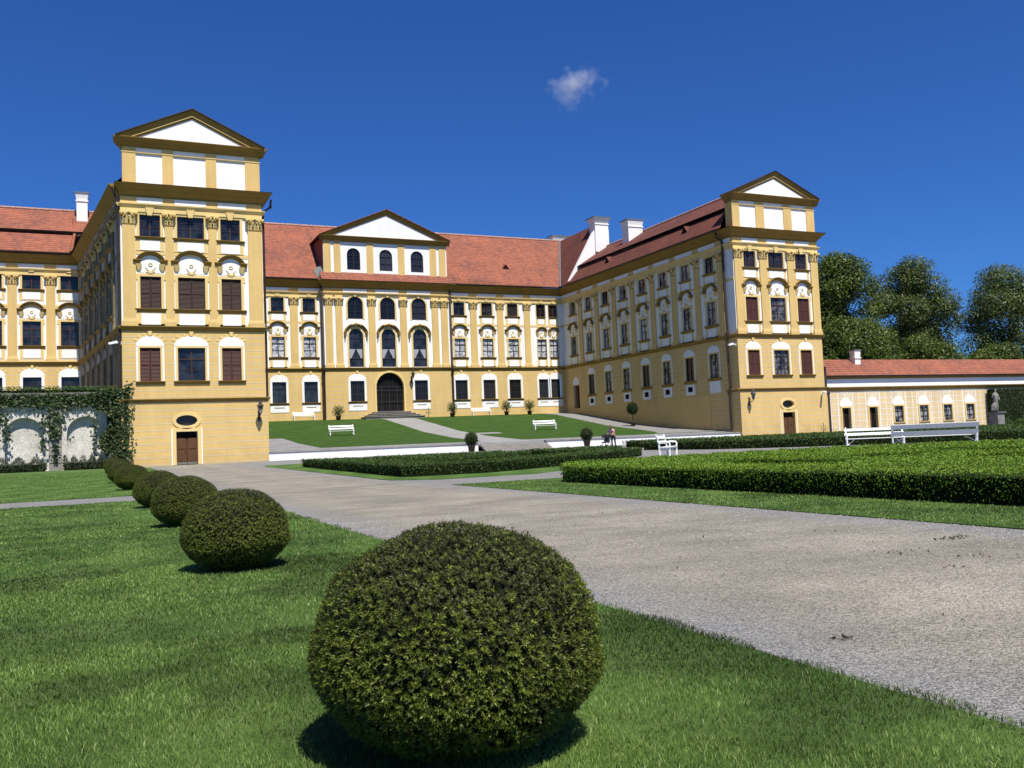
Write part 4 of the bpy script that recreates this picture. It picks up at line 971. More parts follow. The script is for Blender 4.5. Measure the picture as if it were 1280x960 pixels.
# low white retaining wall, steps
RWALL = empty('retaining_wall', (34, 72, .3)); tag(RWALL, 'long low white retaining wall below the sloping courtyard lawn', 'wall')
for x0, x1 in ((11.98, 29.5), (36.0, 57.4)):
    mb = MB(); n = 12
    mb.box(x0, x1, -72.25, -71.85, .1, .93, M['white']); mb.build('wall', RWALL)
    mb = MB(); mb.box(x0, x1, -72.35, -71.78, .93, 1.02, M['stone']); mb.build('coping', RWALL)
ST = MB()
for i in range(4): ST.box(29.6, 35.9, -72.4, -71.0 + .0 - .36 * (i - 3) * 1.0 - .36, .1, .36 + .155 * i, M['stone'])
tag(ST.build('garden_steps', loc=(32.7, 71.5, .3)), 'flight of grey stone steps through the low white wall', 'steps')

# ------------------------------------------------------------------ garden wall with niches, ivy
GW = empty('garden_wall', (-6, 72.6, .3)); tag(GW, 'tall plastered garden wall with arched niches, overgrown with ivy', 'wall')
frG = Fr(0, 72.6, 0); nc = [-12.66, -8.73, -4.8, -.87]
M['oldplaster'] = mat('weathered_lime_plaster', (.57, .54, .47), .95, .1, noise=[(.9, .25), (6, .2)], bump=(5, .5, .05))
mb = MB(frG); mb.wall([(-30, .1), (1.48, .1), (1.48, 5.55), (-30, 5.55)], [archpts(u, 2.45, .3, 4.15, 16) for u in nc], M['oldplaster'], rev=.42)
for u in nc: mb.poly([(u - 1.4, -.42, .2), (u + 1.4, -.42, .2), (u + 1.4, -.42, 4.3), (u - 1.4, -.42, 4.3)], M['oldplaster'])
mb.build('wall', GW)
mb = MB(frG); mb.extr([(-.1, 5.55), (.06, 5.55), (.16, 5.7), (.2, 5.88), (-.1, 5.9)], -30, 1.5, M['stone']); mb.build('coping', GW)
for u in (-6.77, -2.84):
    mb = MB(frG)
    for i in range(9): mb.box(u - .42, u + .42, 0, .16, .3 + i * .56, .3 + i * .56 + .5, M['stone'])
    mb.build('pier', GW)
def ivy():
    P = []; N = []
    rng = np.random.default_rng(3)
    def add(n, x0, x1, z0, z1, th):
        q = np.stack([rng.uniform(x0, x1, n), 72.5 - rng.uniform(0, th, n), rng.uniform(z0, z1, n)], 1); P.append(q)
    add(2600, -9, 1.7, 4.95, 5.8, .22); add(200, -9, 1.0, 4.55, 5.1, .16)
    q = rng.uniform(size=(4500, 3)); x = -.1 + q[:, 0] * 2.0; z = .4 + q[:, 1] * 5.7; k = (x > .35 + .35 * np.sin(z * 2.1)) | (z > 4.6); P.append(np.stack([x, 72.4 - q[:, 2] * .7, z], 1)[k])
    for u in (-6.77, -2.84):           # hanging down the piers and around the arches
        n = 430; zz = rng.uniform(.9, 5.1, n); w = .12 + .62 * np.clip((zz - 1.6) / 3.4, 0, 1) ** 1.5; xx = u + rng.normal(0, 1, n) * w * .8
        P.append(np.stack([xx, 72.42 - rng.uniform(0, .2, n), zz], 1)[rng.uniform(size=n) < np.clip(zz / 4, .3, 1)])
    for x, z0 in ((-5.9, 2.4), (-.25, 1.3), (-3.6, 1.6)):
        n = 70; zz = rng.uniform(z0, 4.4, n); P.append(np.stack([x + rng.normal(0, .13, n), 72.35 - rng.uniform(0, .2, n), zz], 1))
    n = 260; zz = rng.uniform(.6, 6.6, n); P.append(np.stack([1.75 + np.abs(rng.normal(0, .28, n)), 71.8 - rng.uniform(0, .15, n), zz], 1))
    P = np.concatenate(P)
    V, F = leaves(P, np.tile([[0, -1, .35]], (len(P), 1)), .2, .7, .8, rng)
    core = MB(); core.box(.55, 1.45, -72.55, -72.2, .5, 5.6, M['boxcore']); core.box(-9, 1.4, -72.57, -72.46, 5.05, 5.5, M['boxcore'])
    o = leafobj('ivy', V, F, M['ivy'], core, loc=(-2, 72.3, .3)); tag(o, 'dark climbing ivy draped over the niched garden wall', 'ivy')
ivy()
def hedge_leaves(P, N, size, m, name, core, label, cat, loc, tilt=.7, kind=None):
    V, F = leaves(P, N, size, tilt, .6); o = leafobj(name, V, F, m, core, loc=loc); tag(o, label, cat, kind=kind); return o
n = 4200; q = RNG.uniform(size=(n, 3)); P = np.stack([-12 + q[:, 0] * 13.3, 72.7 + q[:, 1] * .6, 5.88 + q[:, 2] ** 1.3 * .5], 1)
core = MB(); core.box(-12, 1.3, -73.2, -72.8, 5.5, 6.1, M['boxcore'])
hedge_leaves(P, np.tile([[0, -.5, 1.]], (n, 1)), .13, M['boxdull'], 'terrace_planting', core, 'low green planting strip along the top of the ivy wall', 'hedge', (-5, 73, 5.6))
for k, (x0, x1) in enumerate(((-9.5, -3.35), (-2.35, 1.1))):
    n = int(900 * (x1 - x0)); q = RNG.uniform(size=(n, 3)); h = .75 + .25 * np.sin(q[:, 0] * 37)
    P = np.stack([x0 + q[:, 0] * (x1 - x0), 71.3 + (q[:, 1] - .5) * .9, zg(71) + .05 + q[:, 2] * h], 1)
    V, F = leaves(P, np.tile([[0, -1, 0]], (n, 1)), .3, .5, .14); ang_ = 0
    # stand the blades up
    V = V.reshape(-1, 4, 3); c = V.mean(1, keepdims=True); d = V - c; d[:, :, 2] = np.abs(d[:, :, 2]) * 1.0; V = (c + d).reshape(-1, 3)
    core = MB(); core.box(x0 + .1, x1 - .1, -71.6, -71.0, .3, .8, M['boxcore'])
    o = leafobj('lavender_row', V, F, M['lav'], core, loc=((x0 + x1) / 2, 71.3, .3))
    tag(o, ('grey-green lavender row under the left niche of the ivy wall', 'grey-green lavender row beside the pavilion corner')[k], 'lavender', 'lavender along the garden wall')

# ------------------------------------------------------------------ topiary balls
def yew_mesh():
    rng = np.random.default_rng(21); A, z0, zu, zl = .535, .355, .452, .345
    def surf(d, k=1.0):
        up = d[:, 2] > 0; q = np.where(up, 2.12, 3.0)
        rad = 1 / (np.hypot(d[:, 0], d[:, 1]) ** q + np.abs(d[:, 2]) ** q) ** (1 / q)
        tuck = 1 - .20 * np.clip((-d[:, 2] - .25) / .75, 0, 1)
        return np.c_[d[:, 0] * A * tuck, d[:, 1] * A * tuck, d[:, 2] * np.where(up, zu, zl)] * (rad * k)[:, None] + np.array([0, 0, z0])
    def nor(d): return unit(d / np.array([A, A, .5]))
    n = 12500
    d = unit(rng.normal(size=(n * 2, 3))); d = d[d[:, 2] > -.9][:n]; n = len(d)
    lump = 1 + .014 * np.sin(d[:, 0] * 7 + 1) * np.sin(d[:, 1] * 6) + .012 * np.sin(d[:, 2] * 9 + d[:, 0] * 5) + rng.normal(0, .011, n) - .05 * (rng.uniform(size=n) < .06)
    p = surf(d, lump); nr = nor(d)
    K_ = 11
    ph = rng.uniform(0, 2 * np.pi, (n, 1)) + np.arange(K_) * 2 * np.pi / K_ + rng.normal(0, .25, (n, K_))
    el = rng.uniform(.15, 1.0, (n, K_))
    up = unit(nr + rng.normal(0, .3, (n, 3)) + np.array([0, 0, .2]))
    t1 = unit(np.cross(up, rng.normal(size=(n, 3)))); t2 = np.cross(up, t1)
    dr = (t1[:, None] * np.cos(ph)[..., None] + t2[:, None] * np.sin(ph)[..., None]) * np.cos(el)[..., None] + up[:, None] * np.sin(el)[..., None]
    fresh = rng.uniform(size=n) < np.clip(.72 - .75 * np.clip(nr[:, 2], 0, 1) + .18 * np.sin(d[:, 0] * 4 + d[:, 1] * 3), .12, .85)   # new shoots are left on the flanks, the top was clipped last
    L = rng.uniform(.009, .015, (n, K_, 1)) * np.where(fresh, 1.25, .95)[:, None, None]; W_ = .0019
    b0 = p[:, None] + up[:, None] * rng.uniform(-.010, .007, (n, K_, 1)); tip = b0 + dr * L
    sd = np.cross(dr, np.broadcast_to(up[:, None], dr.shape)); sd /= np.maximum(np.linalg.norm(sd, axis=2, keepdims=True), 1e-6)
    mid = b0 + dr * L * .5
    V = np.stack([b0, mid + sd * W_, tip, mid - sd * W_], 2).reshape(-1, 3); F = np.arange(len(V)).reshape(-1, 4)
    mi = np.repeat(np.where(fresh, 0, 1), K_)
    # short needles a little deeper in, darkened for the shade between the shoots
    m2 = 26000; d2 = unit(rng.normal(size=(m2, 3))); d2 = d2[d2[:, 2] > -.9]
    V2, F2 = leaves(surf(d2, rng.uniform(.93, .98, len(d2))), nor(d2), .017, .8, .25, rng)
    nu, nv = 40, 24
    th = np.pi * np.repeat(np.arange(nv + 1), nu) / nv; pp = 2 * np.pi * np.tile(np.arange(nu), nv + 1) / nu
    V3 = surf(np.c_[np.sin(th) * np.cos(pp), np.sin(th) * np.sin(pp), np.cos(th)], .935)
    F3 = np.array([[i * nu + j, i * nu + (j + 1) % nu, (i + 1) * nu + (j + 1) % nu, (i + 1) * nu + j] for i in range(nv) for j in range(nu)])
    VV = np.concatenate([V, V2, V3]); FF = np.concatenate([F, F2 + len(V), F3 + len(V) + len(V2)])
    return npmesh('topiary_bush', VV, FF, [M['yew'], M['yewold'], M['yewdark'], M['yewcore']], np.r_[mi, 2 * np.ones(len(F2)), 3 * np.ones(len(F3))])
YM = yew_mesh()
bush_lab = ['large round clipped yew ball in the foreground grass', 'second clipped yew ball, just left of the gravel drive, alone in the lawn', 'third clipped yew ball of the row, partly behind the one nearer the drive',
            'fourth clipped yew ball of the row, beside the cross path', 'fifth clipped yew ball of the row, just past the cross path', 'sixth clipped yew ball, small, towards the pavilion', 'seventh clipped yew ball, tiny, before the pavilion', 'farthest clipped yew ball of the row, nearest the ivy wall']
bspots = [(1.235, 3.29, 1.0), (1.21, 9.25, .935), (1.24, 15.3, .95), (1.17, 21.3, .96), (.98, 32.6, 1.0), (.82, 40.0, 1.0), (.80, 48.0, 1.02), (.76, 58.0, 1.05)]
for i, (x, y, s) in enumerate(bspots):
    o = bpy.data.objects.new('topiary_bush', YM); COL.objects.link(o)
    o.location = (x, y, zg(y) + .02); o.scale = (s, s, s); o.rotation_euler = (0, 0, i * 1.9)
    tag(o, bush_lab[i], 'topiary', 'row of clipped yew balls along the lawn')

# ------------------------------------------------------------------ hedges
def polysample(poly, n, rng=RNG):
    poly = np.array(poly); lo, hi = poly.min(0), poly.max(0); out = []
    while sum(len(o) for o in out) < n:
        q = rng.uniform(lo, hi, (n * 2, 2)); c = np.zeros(len(q), bool); j = len(poly) - 1
        for i in range(len(poly)):
            xi, yi = poly[i]; xj, yj = poly[j]
            k = ((yi > q[:, 1]) != (yj > q[:, 1])) & (q[:, 0] < (xj - xi) * (q[:, 1] - yi) / (yj - yi + 1e-12) + xi); c ^= k; j = i
        out.append(q[c])
    return np.concatenate(out)[:n]
def hedge(name, blocks, h, dens_top, dens_side, size, m, label, grooves=(), near=None, mcore='boxcore', cat='hedge', group=None):
    Ps, Ns, Ts = [], [], []; core = MB()
    c0 = np.mean([p for b in blocks for p in b], axis=0)
    for poly in blocks:
        poly = [tuple(p) for p in poly]; n_ = len(poly)
        A_ = abs(sum(poly[i][0] * poly[(i + 1) % n_][1] - poly[(i + 1) % n_][0] * poly[i][1] for i in range(n_))) / 2
        zb = [zg(y) for x, y in poly]
        ct = np.mean(poly, axis=0)
        ins = [(ct[0] + (x - ct[0]) * .985, ct[1] + (y - ct[1]) * .985) for x, y in poly]
        core.raw([(x, y, z) for (x, y), z in zip(ins, zb)] + [(x, y, z + h - .05) for (x, y), z in zip(ins, zb)], [tuple(range(n_, 2 * n_))] + [(i, (i + 1) % n_, n_ + (i + 1) % n_, n_ + i) for i in range(n_)], M[mcore])
        q = polysample(poly, int(A_ * dens_top) + 50)
        if near:      # thin out leaves with distance
            r = np.hypot(q[:, 0], q[:, 1]); q = q[RNG.uniform(size=len(q)) < np.clip((near / r) ** 1.3, .08, 1)]
        zz = np.interp(q[:, 1], [-10, 30, 66, 72], [0, 0, .3, .3]) + h + RNG.normal(0, .018, len(q)) + .02 * np.sin(q[:, 0] * 5) * np.sin(q[:, 1] * 4.1)
        Ps.append(np.c_[q, zz]); Ns.append(np.tile([[0, 0, 1.]], (len(q), 1))); Ts.append(np.full(len(q), .75))
        for i in range(n_):
            a, b_ = np.array(poly[i]), np.array(poly[(i + 1) % n_]); L = np.linalg.norm(b_ - a)
            k = int(L * h * dens_side)
            t = RNG.uniform(0, 1, k); pt = a + (b_ - a) * t[:, None]; e = (b_ - a) / L; nn = np.array([e[1], -e[0]])
            if np.dot(nn, a - ct) < 0: nn = -nn
            if np.dot(nn, -a) < 0: continue          # sides that face away are left to the core
            zz_ = RNG.uniform(0, 1, k); keep = RNG.uniform(size=k) < .12 + .88 * zz_ ** 1.5; pt = pt[keep]; zz_ = zz_[keep]; k = len(pt)
            z = np.interp(pt[:, 1], [-10, 30, 66, 72], [0, 0, .3, .3]) + zz_ * h
            Ps.append(np.c_[pt + nn * RNG.normal(0, .02, (k, 1)), z]); Ns.append(np.tile([[nn[0], nn[1], .0]], (k, 1))); Ts.append(np.full(k, .42))
    P = np.concatenate(Ps); N = np.concatenate(Ns)
    r = np.hypot(P[:, 0], P[:, 1]); sz = size * np.clip(r / (near or 20), .8, 2.6)
    V, F = leaves(P, N, sz, np.concatenate(Ts), .6)
    o = leafobj(name, V, F, m, core, loc=(float(c0[0]), float(c0[1]), 0.)); tag(o, label, cat, group); return o
bx0 = 10.85
def rect(x0, x1, y0, y1): return [(x0, y0), (x1, y0), (x1, y1), (x0, y1)]
hb = [[(bx0, 3.0), (12.9, 3.0), (12.9, 23.6), (12.3, 23.2), (bx0, 20.9)], rect(12.9, 14.9, 3, 14.0), rect(12.9, 14.9, 18.7, 24.0), rect(14.9, 16.2, 3, 24.3), rect(16.2, 18.4, 3, 10.0), rect(16.2, 18.4, 14.2, 15.0), rect(16.2, 18.4, 17.9, 24.4),
      rect(18.4, 19.6, 3, 24.4), rect(19.6, 22.0, 3, 13.0), rect(19.6, 22.0, 18.6, 24.4), [(22, 3), (29.5, 3), (29.5, 21.2), (25.2, 24.2), (22, 24.4)]]
hedge('box_hedge', hb, .43, 1000, 2200, .026, M['box'], 'wide bright green clipped box parterre hedge beside the drive', near=13)
hm = [[(9.5, 30.3), (10.2, 29.9), (12.9, 29.9), (17.3, 32.4), (15.9, 34.6), (12.2, 32.6), (12.0, 47.5), (9.85, 49)],
      [(17.3, 32.4), (21.6, 35.2), (25.2, 39.4), (23.2, 40.6), (19.7, 37), (15.9, 34.6)],
      [(12.9, 36), (16.3, 37.4), (20.4, 42.5), (20.4, 47), (12.9, 47.4)],
      [(21.6, 43), (24.8, 40.6), (27, 44.5), (26.6, 47.5), (21.6, 47)]]
hedge('box_hedge', hm, .43, 130, 420, .05, M['boxdull'], 'dark-sided box hedge with curved corner, in front of the courtyard steps', near=30)
hk = [[(31.2, 49), (32.5, 43.4), (35.8, 39.8), (46.3, 33.9), (62, 30), (63, 33), (47.5, 37.2), (38, 42.5), (34.5, 50)],
      [(34.5, 50.6), (38.4, 43.2), (47.8, 37.8), (70, 34), (74, 56), (36, 59)]]
hedge('box_hedge', hk, .5, 60, 260, .06, M['boxdull'], 'far box hedge behind the white bench with open arms', near=40)
hw = [[(94.6, 72.0), (106, 72.0), (106, 73.3), (94.6, 73.3)]]
hedge('hornbeam_hedge', hw, 4.45, 60, 110, .12, M['ivy'], 'tall dark clipped hedge at the end of the low garden building', near=80)
for i, (x, y, r, lab) in enumerate(((88.6, 66.5, .8, 'round clipped bush right beside the statue pedestal'), (91.3, 66.8, .75, 'round clipped bush at the very edge, past the statue'))):
    n = 1500; d = unit(RNG.normal(size=(n, 3))); d[:, 2] = np.abs(d[:, 2]) * 1.2 - .15
    V, F = leaves(d * r + np.array([x, y, .45]), d, .1, .6, .6); core = MB(); core.ball((x, y, .45), r * .93, M['boxcore'], 10)
    tag(leafobj('round_bush', V, F, M['boxdull'], core, loc=(x, y, .3)), lab, 'bush', 'round bushes by the statue')

# ------------------------------------------------------------------ grass
def grass():
    rng = np.random.default_rng(8); pts = []
    def zone(r0, r1, dens, a0=-.28, a1=1.07):
        n = int(dens * (r1 ** 2 - r0 ** 2) / 2 * (a1 - a0))
        r = np.sqrt(rng.uniform(r0 ** 2, r1 ** 2, n)); a = rng.uniform(a0, a1, n)
        pts.append(np.c_[r * np.sin(a), r * np.cos(a)])
    zone(1.7, 3.5, 15000); zone(3.5, 6, 7500); zone(6, 10, 2800); zone(10, 17, 850); zone(17, 29, 260); zone(29, 60, 40)
    zone(.2, 1.7, 6000, -1.8, 1.8); zone(1.7, 6, 3000, -1.9, -.28); zone(1.7, 9, 2500, 1.07, 1.75); zone(6, 14, 700, -1.6, -.28); zone(14, 30, 120, -1.2, -.28)
    q = np.concatenate(pts); x, y = q[:, 0], q[:, 1]
    ed = .03 * np.sin(y * 3.1) + .02 * np.sin(y * 9.7) + rng.normal(0, .012, len(x))
    k = ((x < 3.12 + ed) & ((y < 24.9) | ((y > 28.2) & (y < 65)))) | ((x > 8.66 + ed) & (x < 10.9) & (y < 23))
    q = q[k]; n = len(q); r = np.hypot(q[:, 0], q[:, 1])
    z = np.interp(q[:, 1], [-10, 30, 66, 72], [0, 0, .3, .3]) + LE - .004
    patch = .75 + .35 * np.sin(q[:, 0] * 1.3 + np.sin(q[:, 1] * .9) * 2) * np.sin(q[:, 1] * 1.1 + q[:, 0] * .4)
    h = rng.uniform(.012, .032, n) * (.8 + .3 * patch); w = np.clip(r * .0004, .0011, .018) * rng.uniform(.8, 1.3, n)
    a = rng.uniform(0, 2 * np.pi, n); lean = rng.uniform(.2, 1.0, n) * h
    wind = .35 * np.sin(q[:, 0] * 2.1 + q[:, 1] * 1.3)
    dx, dy = np.cos(a + wind), np.sin(a + wind); b = rng.uniform(0, 2 * np.pi, n); sx, sy = np.cos(b) * w, np.sin(b) * w
    base_ = np.c_[q, z]
    v0 = base_ + np.c_[-sx, -sy, np.zeros(n)]; v1 = base_ + np.c_[sx, sy, np.zeros(n)]
    mid = base_ + np.c_[dx * lean * .35, dy * lean * .35, h * .62]
    v2 = mid + np.c_[sx, sy, np.zeros(n)] * .75; v3 = mid - np.c_[sx, sy, np.zeros(n)] * .75
    tip = base_ + np.c_[dx * lean, dy * lean, h]
    V = np.stack([v0, v1, v2, v3, tip], 1).reshape(-1, 3); i5 = np.arange(n) * 5
    F = np.concatenate([np.c_[i5, i5 + 1, i5 + 2, i5 + 3], np.c_[i5 + 3, i5 + 2, i5 + 4, i5 + 4]])
    # tip triangles as real triangles
    me = bpy.data.meshes.new('grass'); nf = 2 * n
    me.vertices.add(len(V)); me.vertices.foreach_set('co', V.astype(np.float32).ravel())
    loops = np.empty((n, 7), np.int32); loops[:, :4] = np.c_[i5, i5 + 1, i5 + 2, i5 + 3]; loops[:, 4:] = np.c_[i5 + 3, i5 + 2, i5 + 4]
    me.loops.add(7 * n); me.loops.foreach_set('vertex_index', loops.ravel())
    ls = np.empty((n, 2), np.int32); ls[:, 0] = np.arange(n) * 7; ls[:, 1] = ls[:, 0] + 4
    me.polygons.add(nf); me.polygons.foreach_set('loop_start', ls.ravel()); me.materials.append(M['blade']); me.update(calc_edges=True)
    o = bpy.data.objects.new('grass', me); COL.objects.link(o); tag(o, 'short mown green grass of the lawns', 'grass', kind='stuff')
    print('grass', n)
grass()
def pebbles():
    rng = np.random.default_rng(4); n = 26000
    r = np.sqrt(rng.uniform(2.5 ** 2, 15 ** 2, n)); a = rng.uniform(.15, 1.1, n); q = np.c_[r * np.sin(a), r * np.cos(a)]
    e = np.minimum(np.abs(q[:, 0] - 3.1), np.abs(q[:, 0] - 8.7)); k = (q[:, 0] > 3.1) & (q[:, 0] < 8.7) & (rng.uniform(size=n) < np.exp(-e / .35) + .3); q = q[k]; n = len(q)
    s = rng.uniform(.003, .0085, n)[:, None] * np.clip(np.hypot(q[:, 0], q[:, 1]) / 5, .7, 2)[:, None]
    O = np.array([[1, 0, 0], [0, 1, 0], [-1, 0, 0], [0, -1, 0], [0, 0, .8]]) ; rot = rng.uniform(0, 6.28, n); c, sn = np.cos(rot), np.sin(rot)
    X = np.c_[q, np.full(n, .002)]
    V = np.stack([X + np.c_[(o[0] * c - o[1] * sn) * s[:, 0] * rng.uniform(.7, 1.3, n), (o[0] * sn + o[1] * c) * s[:, 0], o[2] * s[:, 0]] for o in O], 1).reshape(-1, 3)
    i5 = np.arange(n) * 5; F = np.concatenate([np.c_[i5 + a_, i5 + (a_ + 1) % 4, i5 + 4] for a_ in range(4)])
    o = bpy.data.objects.new('gravel', npmesh('gravel', V, F, [M['pebble']])); COL.objects.link(o); tag(o, 'loose gravel stones scattered over the drive', 'gravel', kind='stuff')
pebbles()

def litter():
    rng = np.random.default_rng(6); P = []
    for x, y, k, sp in ((7.68, 6.42, 44, .11), (6.35, 5.95, 8, .2), (6.65, 6.05, 12, .2), (6.73, 5.4, 12, .12), (6.14, 5.17, 8, .1), (3.66, 3.8, 12, .04), (7.2, 7.0, 5, .3), (6.5, 8.0, 6, .5), (4.8, 7.0, 5, .5), (6.2, 12, 8, .8), (5.0, 3.6, 8, .3)):
        P.append(np.c_[x + rng.normal(0, sp, k), y + rng.normal(0, sp * .5, k), rng.uniform(.006, .016, k)])
    P = np.concatenate(P); V, F = leaves(P, np.tile([[0, 0, 1.]], (len(P), 1)), .035, .6, .45, rng)
    o = bpy.data.objects.new('leaf_litter', npmesh('leaf_litter', V, F, [M['bark']])); COL.objects.link(o); tag(o, 'dry leaves and crumbs of soil lying on the gravel', 'leaf litter', kind='stuff')
litter()

# ------------------------------------------------------------------ trees behind the garden building
def tree(x, y, h, rad, label, m, seed, low=.28, n=40000, clumps=58):
    rng = np.random.default_rng(seed); t = empty('tree', (x, y, .3)); tag(t, label, 'tree', 'trees behind the garden building')
    mb = MB(); top = (x + rng.normal(0, .5), y, h * .8)
    mb.tube([(x, y, .3), (x + .15, y, h * .2), (x - .2, y, h * .45), top], .55, M['bark'], 8, .12)
    cl = []
    for i in range(clumps):
        f = rng.uniform(0, 1); zc = h * (low + (1 - low) * f ** .8) - rad * .12
        prof = math.sin(math.pi * min(.97, .16 + .80 * f)) ** .7
        a = rng.uniform(0, 2 * math.pi); rr = rad * prof * math.sqrt(rng.uniform(.1, 1)) * .86
        cl.append((x + rr * math.cos(a), y + rr * math.sin(a), zc, rad * rng.uniform(.2, .36)))
        if i % 3 == 0: mb.tube([(x, y, zc * .55 + .1), ((x + cl[-1][0]) / 2, (y + cl[-1][1]) / 2, zc * .8), cl[-1][:3]], .16, M['bark'], 5, .04)
    mb.build('trunk', t)
    P, N = [], []
    for cx, cy, cz, cr in cl:
        k = int(n * cr ** 2 / sum(c[3] ** 2 for c in cl)); d = unit(rng.normal(size=(k, 3))); rr = cr * rng.uniform(.3, 1.12, k) ** .55
        P.append(np.array([cx, cy, cz]) + d * rr[:, None] * np.array([1.1, 1.1, .85])); N.append(d + np.array([0, 0, .4]))
    P = np.concatenate(P); N = np.concatenate(N)
    V, F = leaves(P, N, .36, .6, .66, rng); leafobj('crown', V, F, m, None, parent=t)
    return t
tree(110.5, 112, 29.0, 8.6, 'dense green tree beside the far pavilion, behind the red-roofed low building', M['tree'], 1, .1, 62000, 96)
tree(127.0, 112, 29.0, 8.2, 'tall pale-flecked tree in the middle of the gap, behind the red-roofed low building', M['tree2'], 2, .22)
tree(151.5, 112, 28.8, 9.5, 'loose dark tree at the edge of the view beyond the low building', M['tree2'], 3, .24)
tree(135.0, 118, 21.5, 6.0, 'shorter tree tucked between the two tallest ones', M['tree2'], 4, .2)
tree(118.5, 126, 24.5, 6.5, 'tree half hidden behind the dense green one, farther back', M['tree'], 5, .2)
tree(143.0, 124, 16.5, 7.0, 'low dark tree filling the gap before the edge tree', M['tree'], 6, .05)
tree(105.5, 104, 17.5, 8.0, 'low bushy tree close behind the red roof beside the pavilion', M['tree'], 7, .05)
tree(121.5, 104, 14.5, 7.5, 'low bushy tree close behind the red roof, under the pale-flecked tree', M['tree'], 8, .05)
tree(139.5, 106, 13.8, 6.5, 'low bushy tree close behind the red roof, before the dark gap', M['tree'], 9, .05)
tree(152.5, 104, 13.5, 7.5, 'low bushy tree close behind the red roof, below the edge tree', M['tree'], 10, .05)

# ------------------------------------------------------------------ benches
def bench(L, name='garden_bench', arms=True, planks=3, H_=1.08):
    r = empty(name, (0, 0, 0)); W_ = M['whitepaint']
    mb = MB()
    for i in range(3): mb.box(-L / 2, L / 2, .06 + i * .16, .06 + i * .16 + .14, .43, .47, W_)
    mb.build('seat', r)
    mb = MB()
    hs = (1.08 - .60) / planks
    for i in range(planks): z0_, z1_ = .62 + i * hs, .62 + i * hs + hs * .58; mb.extr([(-.02 - (z0_ - .6) * .25, z0_), (.015 - (z0_ - .6) * .25, z0_), (.015 - (z1_ - .6) * .25, z1_), (-.02 - (z1_ - .6) * .25, z1_)], -L / 2, L / 2, W_)
    mb.build('backrest', r)
    xs = (-L / 2 + .08, L / 2 - .08)
    for x in xs:
        mb = MB(); mb.box(x - .035, x + .035, .44, .52, 0, .45, W_); mb.build('leg', r)
        mb = MB(); mb.extr([(.0, 0), (.08, 0), (.03, .5), (-.10, H_), (-.17, H_), (-.05, .5)], x - .035, x + .035, W_); mb.build('leg', r)
        mb = MB(); mb.box(x - .03, x + .03, .02, .5, .34, .43, W_)
        mb.tube([(x, -.46, .1), (x * .72, -.25, .4)], .025, W_, 5); mb.build('brace', r)
        if arms:
            mb = MB(); mb.tube([(x, .08, .66), (x, -.2, .7), (x, -.45, .68), (x, -.5, .6), (x, -.47, .45)], .04, W_, 6); mb.build('armrest', r)
    return r
def place(o, x, y, z, rz, label, cat, group=None):
    o.location = (x, y, z); o.rotation_euler = (0, 0, rz); tag(o, label, cat, group)
bg = 'white garden benches'
B0 = bench(2.5, planks=2)
place(B0, 22.05, 89.6, zt(89.6), R(-5), 'white bench standing alone on the lawn left of the paved path', 'bench', bg)
b = copy_tree(B0); place(b, 43.65, 87.4, zt(87.4), R(-8), 'white bench standing alone on the lawn right of the paved path', 'bench', bg)
b = copy_tree(B0); place(b, 22.0, 107.5, zt(107.4), 0, 'white bench against the yellow wall beside the left drainpipe', 'bench', bg)
b = copy_tree(B0); place(b, 44.6, 107.3, zt(107.3), R(-6), 'white bench against the yellow wall right of the portal', 'bench', bg)
BC = bench(2.4, planks=2)
place(BC, 25.0, 37.2, zg(37), R(47), 'white bench seen end-on with open curved arms, before the dark hedge', 'bench', bg)
BL = bench(3.0, planks=2)
place(BL, 38.0, 36.4, zg(36) - .05, R(-40), 'white bench facing the lawn, half hidden by the broad bench back', 'bench', bg)
BR = bench(4.1, planks=2, arms=False)
for ch in list(BR.children):
    if ch.name.startswith('backrest'): bpy.data.objects.remove(ch)
mb = MB()
for z0, z1 in ((.50, .72), (.84, 1.06)): mb.extr([(-.03 - (z0 - .5) * .45, z0), (.02 - (z0 - .5) * .45, z0), (.02 - (z1 - .5) * .45, z1), (-.03 - (z1 - .5) * .45, z1)], -2.05, 2.05, M['whitepaint'])
mb.build('backrest', BR)
place(BR, 38.9, 33.3, zg(33), R(180 - 44), 'long white bench seen from behind, with two broad back planks', 'bench', bg)

